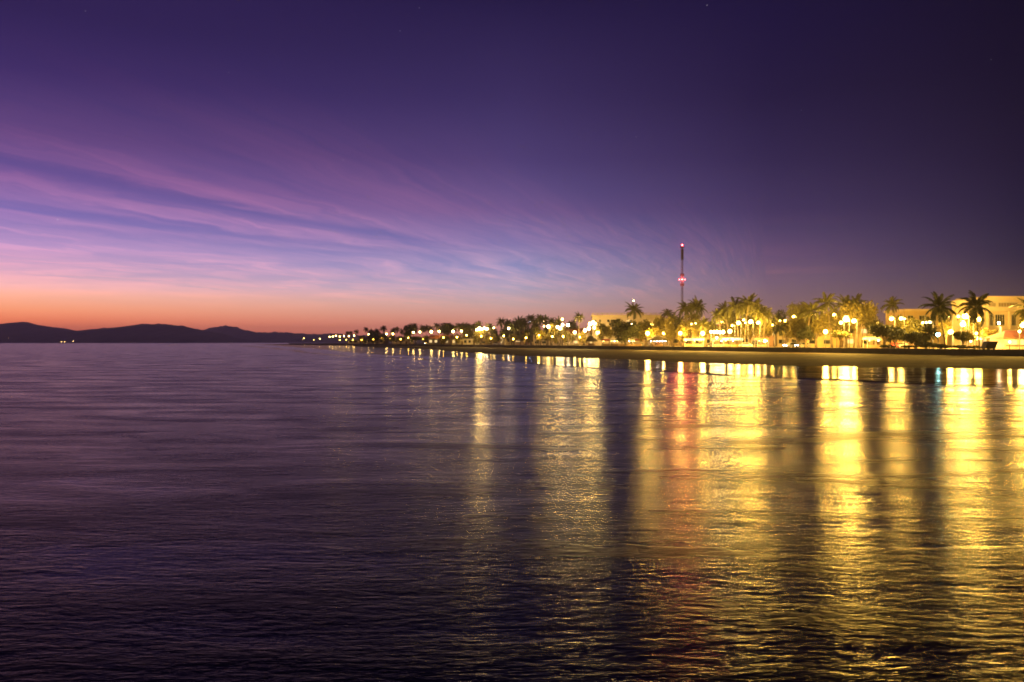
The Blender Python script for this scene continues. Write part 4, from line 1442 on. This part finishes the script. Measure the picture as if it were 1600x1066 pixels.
lamp_row([(1080.5, 506.3, 1.05, 'warm_small', 0.18), (1087, 505.5, 1.05, 'warm_small', 0.2)], 'of the tiny high pair by the mast', 'tiny high lamps by the mast', 'globe', 'post_lamp')
lamp_row([(1111, 518.5, 1.04, 'white_strong', 0.32), (1116, 519, 1.04, 'white_strong', 0.36), (1120.5, 518.5, 1.04, 'white_strong', 0.36), (1125, 519.5, 1.04, 'white_strong', 0.36), (1130, 519, 1.04, 'white_strong', 0.4), (1120, 528, 1.05, 'violet_mid', 0.3), (1140.5, 518, 1.03, 'white_strong', 0.45)],
         'in the white kiosk row right of the mast', 'white kiosk lamps', 'globe', 'post_lamp')
lamp_row([(1144, 509, 1.04, 'sodium_mid', 0.28), (1153.5, 505, 1.03, 'sodium_strong', 0.42), (1164.5, 504.5, 1.06, 'warm_small', 0.2), (1172.5, 503, 1.03, 'sodium_strong', 0.45), (1184.5, 504.5, 1.04, 'sodium_strong', 0.35), (1195, 533, 1.05, 'white_mid', 0.4)],
         'among the trunks of the tall grove', 'lamps of the tall grove', 'street', 'street_lamp')
lamp_row([(1207, 508, 1.12, 'sodium_mid', 0.22), (1218.5, 502, 1.10, 'sodium_mid', 0.28), (1227, 501.5, 1.10, 'sodium_mid', 0.32), (1233, 507.5, 1.10, 'sodium_mid', 0.25)],
         'of the small lamps above the small wall palm', 'lamps behind the small wall palm', 'street', 'street_lamp')
lamp(1290, 518.5, 1.02, 'sodium_strong', 0.42, 'short bright post lamp in front of the right-hand grove', None, 'globe', 'post_lamp')
lamp_row([(1314, 504.5, 1.06, 'sodium_mid', 0.40), (1322, 499, 1.02, 'sodium_strong', 0.58), (1334, 502, 1.04, 'sodium_strong', 0.40)],
         'of three bright before the big golden tree', 'bright street lamps before the golden tree', 'street', 'street_lamp')
lamp_row([(1393, 498.5, 1.06, 'sodium_mid', 0.42), (1408, 498, 1.06, 'sodium_mid', 0.38), (1413, 498.5, 1.10, 'warm_small', 0.2)],
         'of the lamps above the wide umbrella tree', 'lamps above the umbrella tree', 'street', 'street_lamp')
lamp_row([(1442, 504.5, 1.1, 'white_mid', 0.20), (1447, 504.5, 1.1, 'white_mid', 0.20), (1452.5, 504, 1.1, 'white_mid', 0.28), (1483, 495, 1.13, 'white_mid', 0.14), (1496.5, 495, 1.12, 'sodium_mid', 0.34), (1508, 494.5, 1.10, 'sodium_strong', 0.50), (1515.5, 495, 1.12, 'white_mid', 0.24), (1504.5, 507, 1.10, 'white_strong', 0.42), (1485, 519, 1.13, 'sodium_strong', 0.42)],
         'between the short dark palm and thin-trunked palm', 'lamps between the big palms', 'street', 'street_lamp')
lamp(1465.5, 523, 1.08, 'cyan_small', 0.40, 'small cyan sign drawn as a lamp left of the leaning palm trunk', None, 'globe', 'post_lamp')  # lit sign, stood in for by a globe on a post
lamp(1529.5, 499.5, 1.12, 'sodium_strong', 0.36, 'bright lamp under the crown of the thin-trunked palm', None, 'street', 'street_lamp')
lamp(1525.5, 521, 1.12, 'sodium_mid', 0.26, 'small low lamp behind the thin palm trunk', None, 'globe', 'post_lamp')
lamp(1517, 533, 1.10, 'white_mid', 0.22, 'low white lamp at the stall left of the thin-trunked palm', None, 'globe', 'post_lamp')
lamp(1561, 505, 1.12, 'violet_mid', 0.26, 'small pinkish lamp before the modern building windows', None, 'globe', 'post_lamp')
lamp(1599, 507.5, 1.07, 'sodium_strong', 0.50, 'big bright lamp at the right edge of the picture', None, 'street', 'street_lamp')
lamp(1593, 518, 1.10, 'white_mid', 0.24, 'low pinkish-white lamp above the reddish kiosk roof', None, 'globe', 'post_lamp')
lamp(1577.5, 534.5, 1.03, 'sodium_mid', 0.22, 'low lamp at the pale kiosk wall', None, 'globe', 'post_lamp')
lamp_row([(1018, 508, 1.085, 'sodium_strong', 0.34), (1048, 507, 1.10, 'sodium_strong', 0.34), (1082, 504, 1.18, 'sodium_strong', 0.34), (1128, 503, 1.18, 'sodium_mid', 0.34), (1162, 500, 1.16, 'sodium_mid', 0.36),
          (1240, 495, 1.17, 'sodium_mid', 0.36), (1270, 492, 1.16, 'sodium_mid', 0.36), (1303, 492, 1.14, 'sodium_mid', 0.36), (1350, 488, 1.17, 'sodium_mid', 0.38)],
         'added behind golden foliage to light it', 'street lamps added behind the foliage', 'street', 'street_lamp')  # unseen lamps added behind the trees to make the foliage glow
lamp_row([(531, 531.5, 1.015, 'sodium_fill', 0.30), (541, 531, 1.015, 'sodium_fill', 0.30), (551, 531, 1.015, 'sodium_fill', 0.30), (565, 531, 1.02, 'sodium_fill', 0.30), (583, 530.5, 1.02, 'sodium_fill', 0.30), (597, 528, 1.015, 'sodium_fill', 0.34),
          (609, 529, 1.02, 'sodium_fill', 0.32), (626, 530, 1.02, 'sodium_fill', 0.30), (638, 528, 1.015, 'sodium_fill', 0.34), (661, 530, 1.02, 'sodium_fill', 0.30)],
         'of ten low yellow added to light far shore', 'added low yellow lamps on the far shore', 'globe', 'post_lamp')  # added lamps, there only to turn the far ground golden
lamp_row([(680, 528, 1.015, 'sodium_fill', 0.34), (693, 527.5, 1.015, 'sodium_fill', 0.34), (714, 527, 1.015, 'sodium_fill', 0.34), (729, 524, 1.02, 'sodium_fill', 0.36), (752, 525.5, 1.015, 'sodium_mid', 0.34), (767, 529, 1.02, 'sodium_fill', 0.30),
          (787, 525, 1.015, 'sodium_fill', 0.36), (802, 530, 1.015, 'sodium_fill', 0.30), (822, 528, 1.015, 'sodium_fill', 0.30), (842, 524, 1.012, 'sodium_mid', 0.30), (863, 526, 1.015, 'sodium_fill', 0.34), (880, 526, 1.015, 'sodium_fill', 0.36), (906, 527, 1.012, 'sodium_mid', 0.30)],
         'of thirteen low yellow added to light middle shore', 'added low yellow lamps of the middle shore', 'globe', 'post_lamp')  # more added lamps, brightening the ground of the middle shore
# light on a thin pole above the tall palm
lamp(990, 470, 1.19, 'warm_small', 0.22, 'single light on a tall thin pole above the tall palm', None, 'globe', 'post_lamp')

# far lights across the gulf
for i, (px, py, r, lab) in enumerate(((13, 528.5, 0.55, 'lone pale light on the slope of the leftmost hill'), (96, 534.6, 0.7, 'left light of a close pair at the foot of the hills'),
                                 (101, 534.6, 0.8, 'right light of a close pair at the foot of the hills'), (114, 533.7, 0.7, 'single light just right of the close pair under the hills'))):
    D = 4080.0 if i else 4300.0
    z = wz(py, D)
    o = empty('shore_light', (wx(px, D), D, 0))
    MB().tube([(0, 0, -1), (0, 0, z)], 0.2, 5).build('pole', M['steel_dark'], o)
    MB().ball(r, (0, 0, z + r), 8).build('lamp_globe', M['white_mid'], o)
    bulb_light('white_mid', r * 1.05, (0, 0, z + r), o)
    tag(o, lab, 'lamp', 'lights across the gulf')

# ------------------------------------------------------------------ evening haze over the water
HAZE = True
if HAZE:
    hz = MB().box(-12000, 12000, -1500, 8000, -2.0, 150.0)
    hm = bpy.data.materials.new('evening_haze')
    hm.use_nodes = True
    t = hm.node_tree
    t.nodes.clear()
    b = NB(t)
    pv = b.n('ShaderNodeVolumePrincipled')
    pv.inputs['Color'].default_value = (0.97, 0.96, 0.97, 1)
    pv.inputs['Density'].default_value = HAZE_D
    pv.inputs['Anisotropy'].default_value = 0.6
    out = b.n('ShaderNodeOutputMaterial')
    b.link(pv.outputs[0], out.inputs['Volume'])
    ho = hz.build('haze', hm)
    tag(ho, kind='stuff')
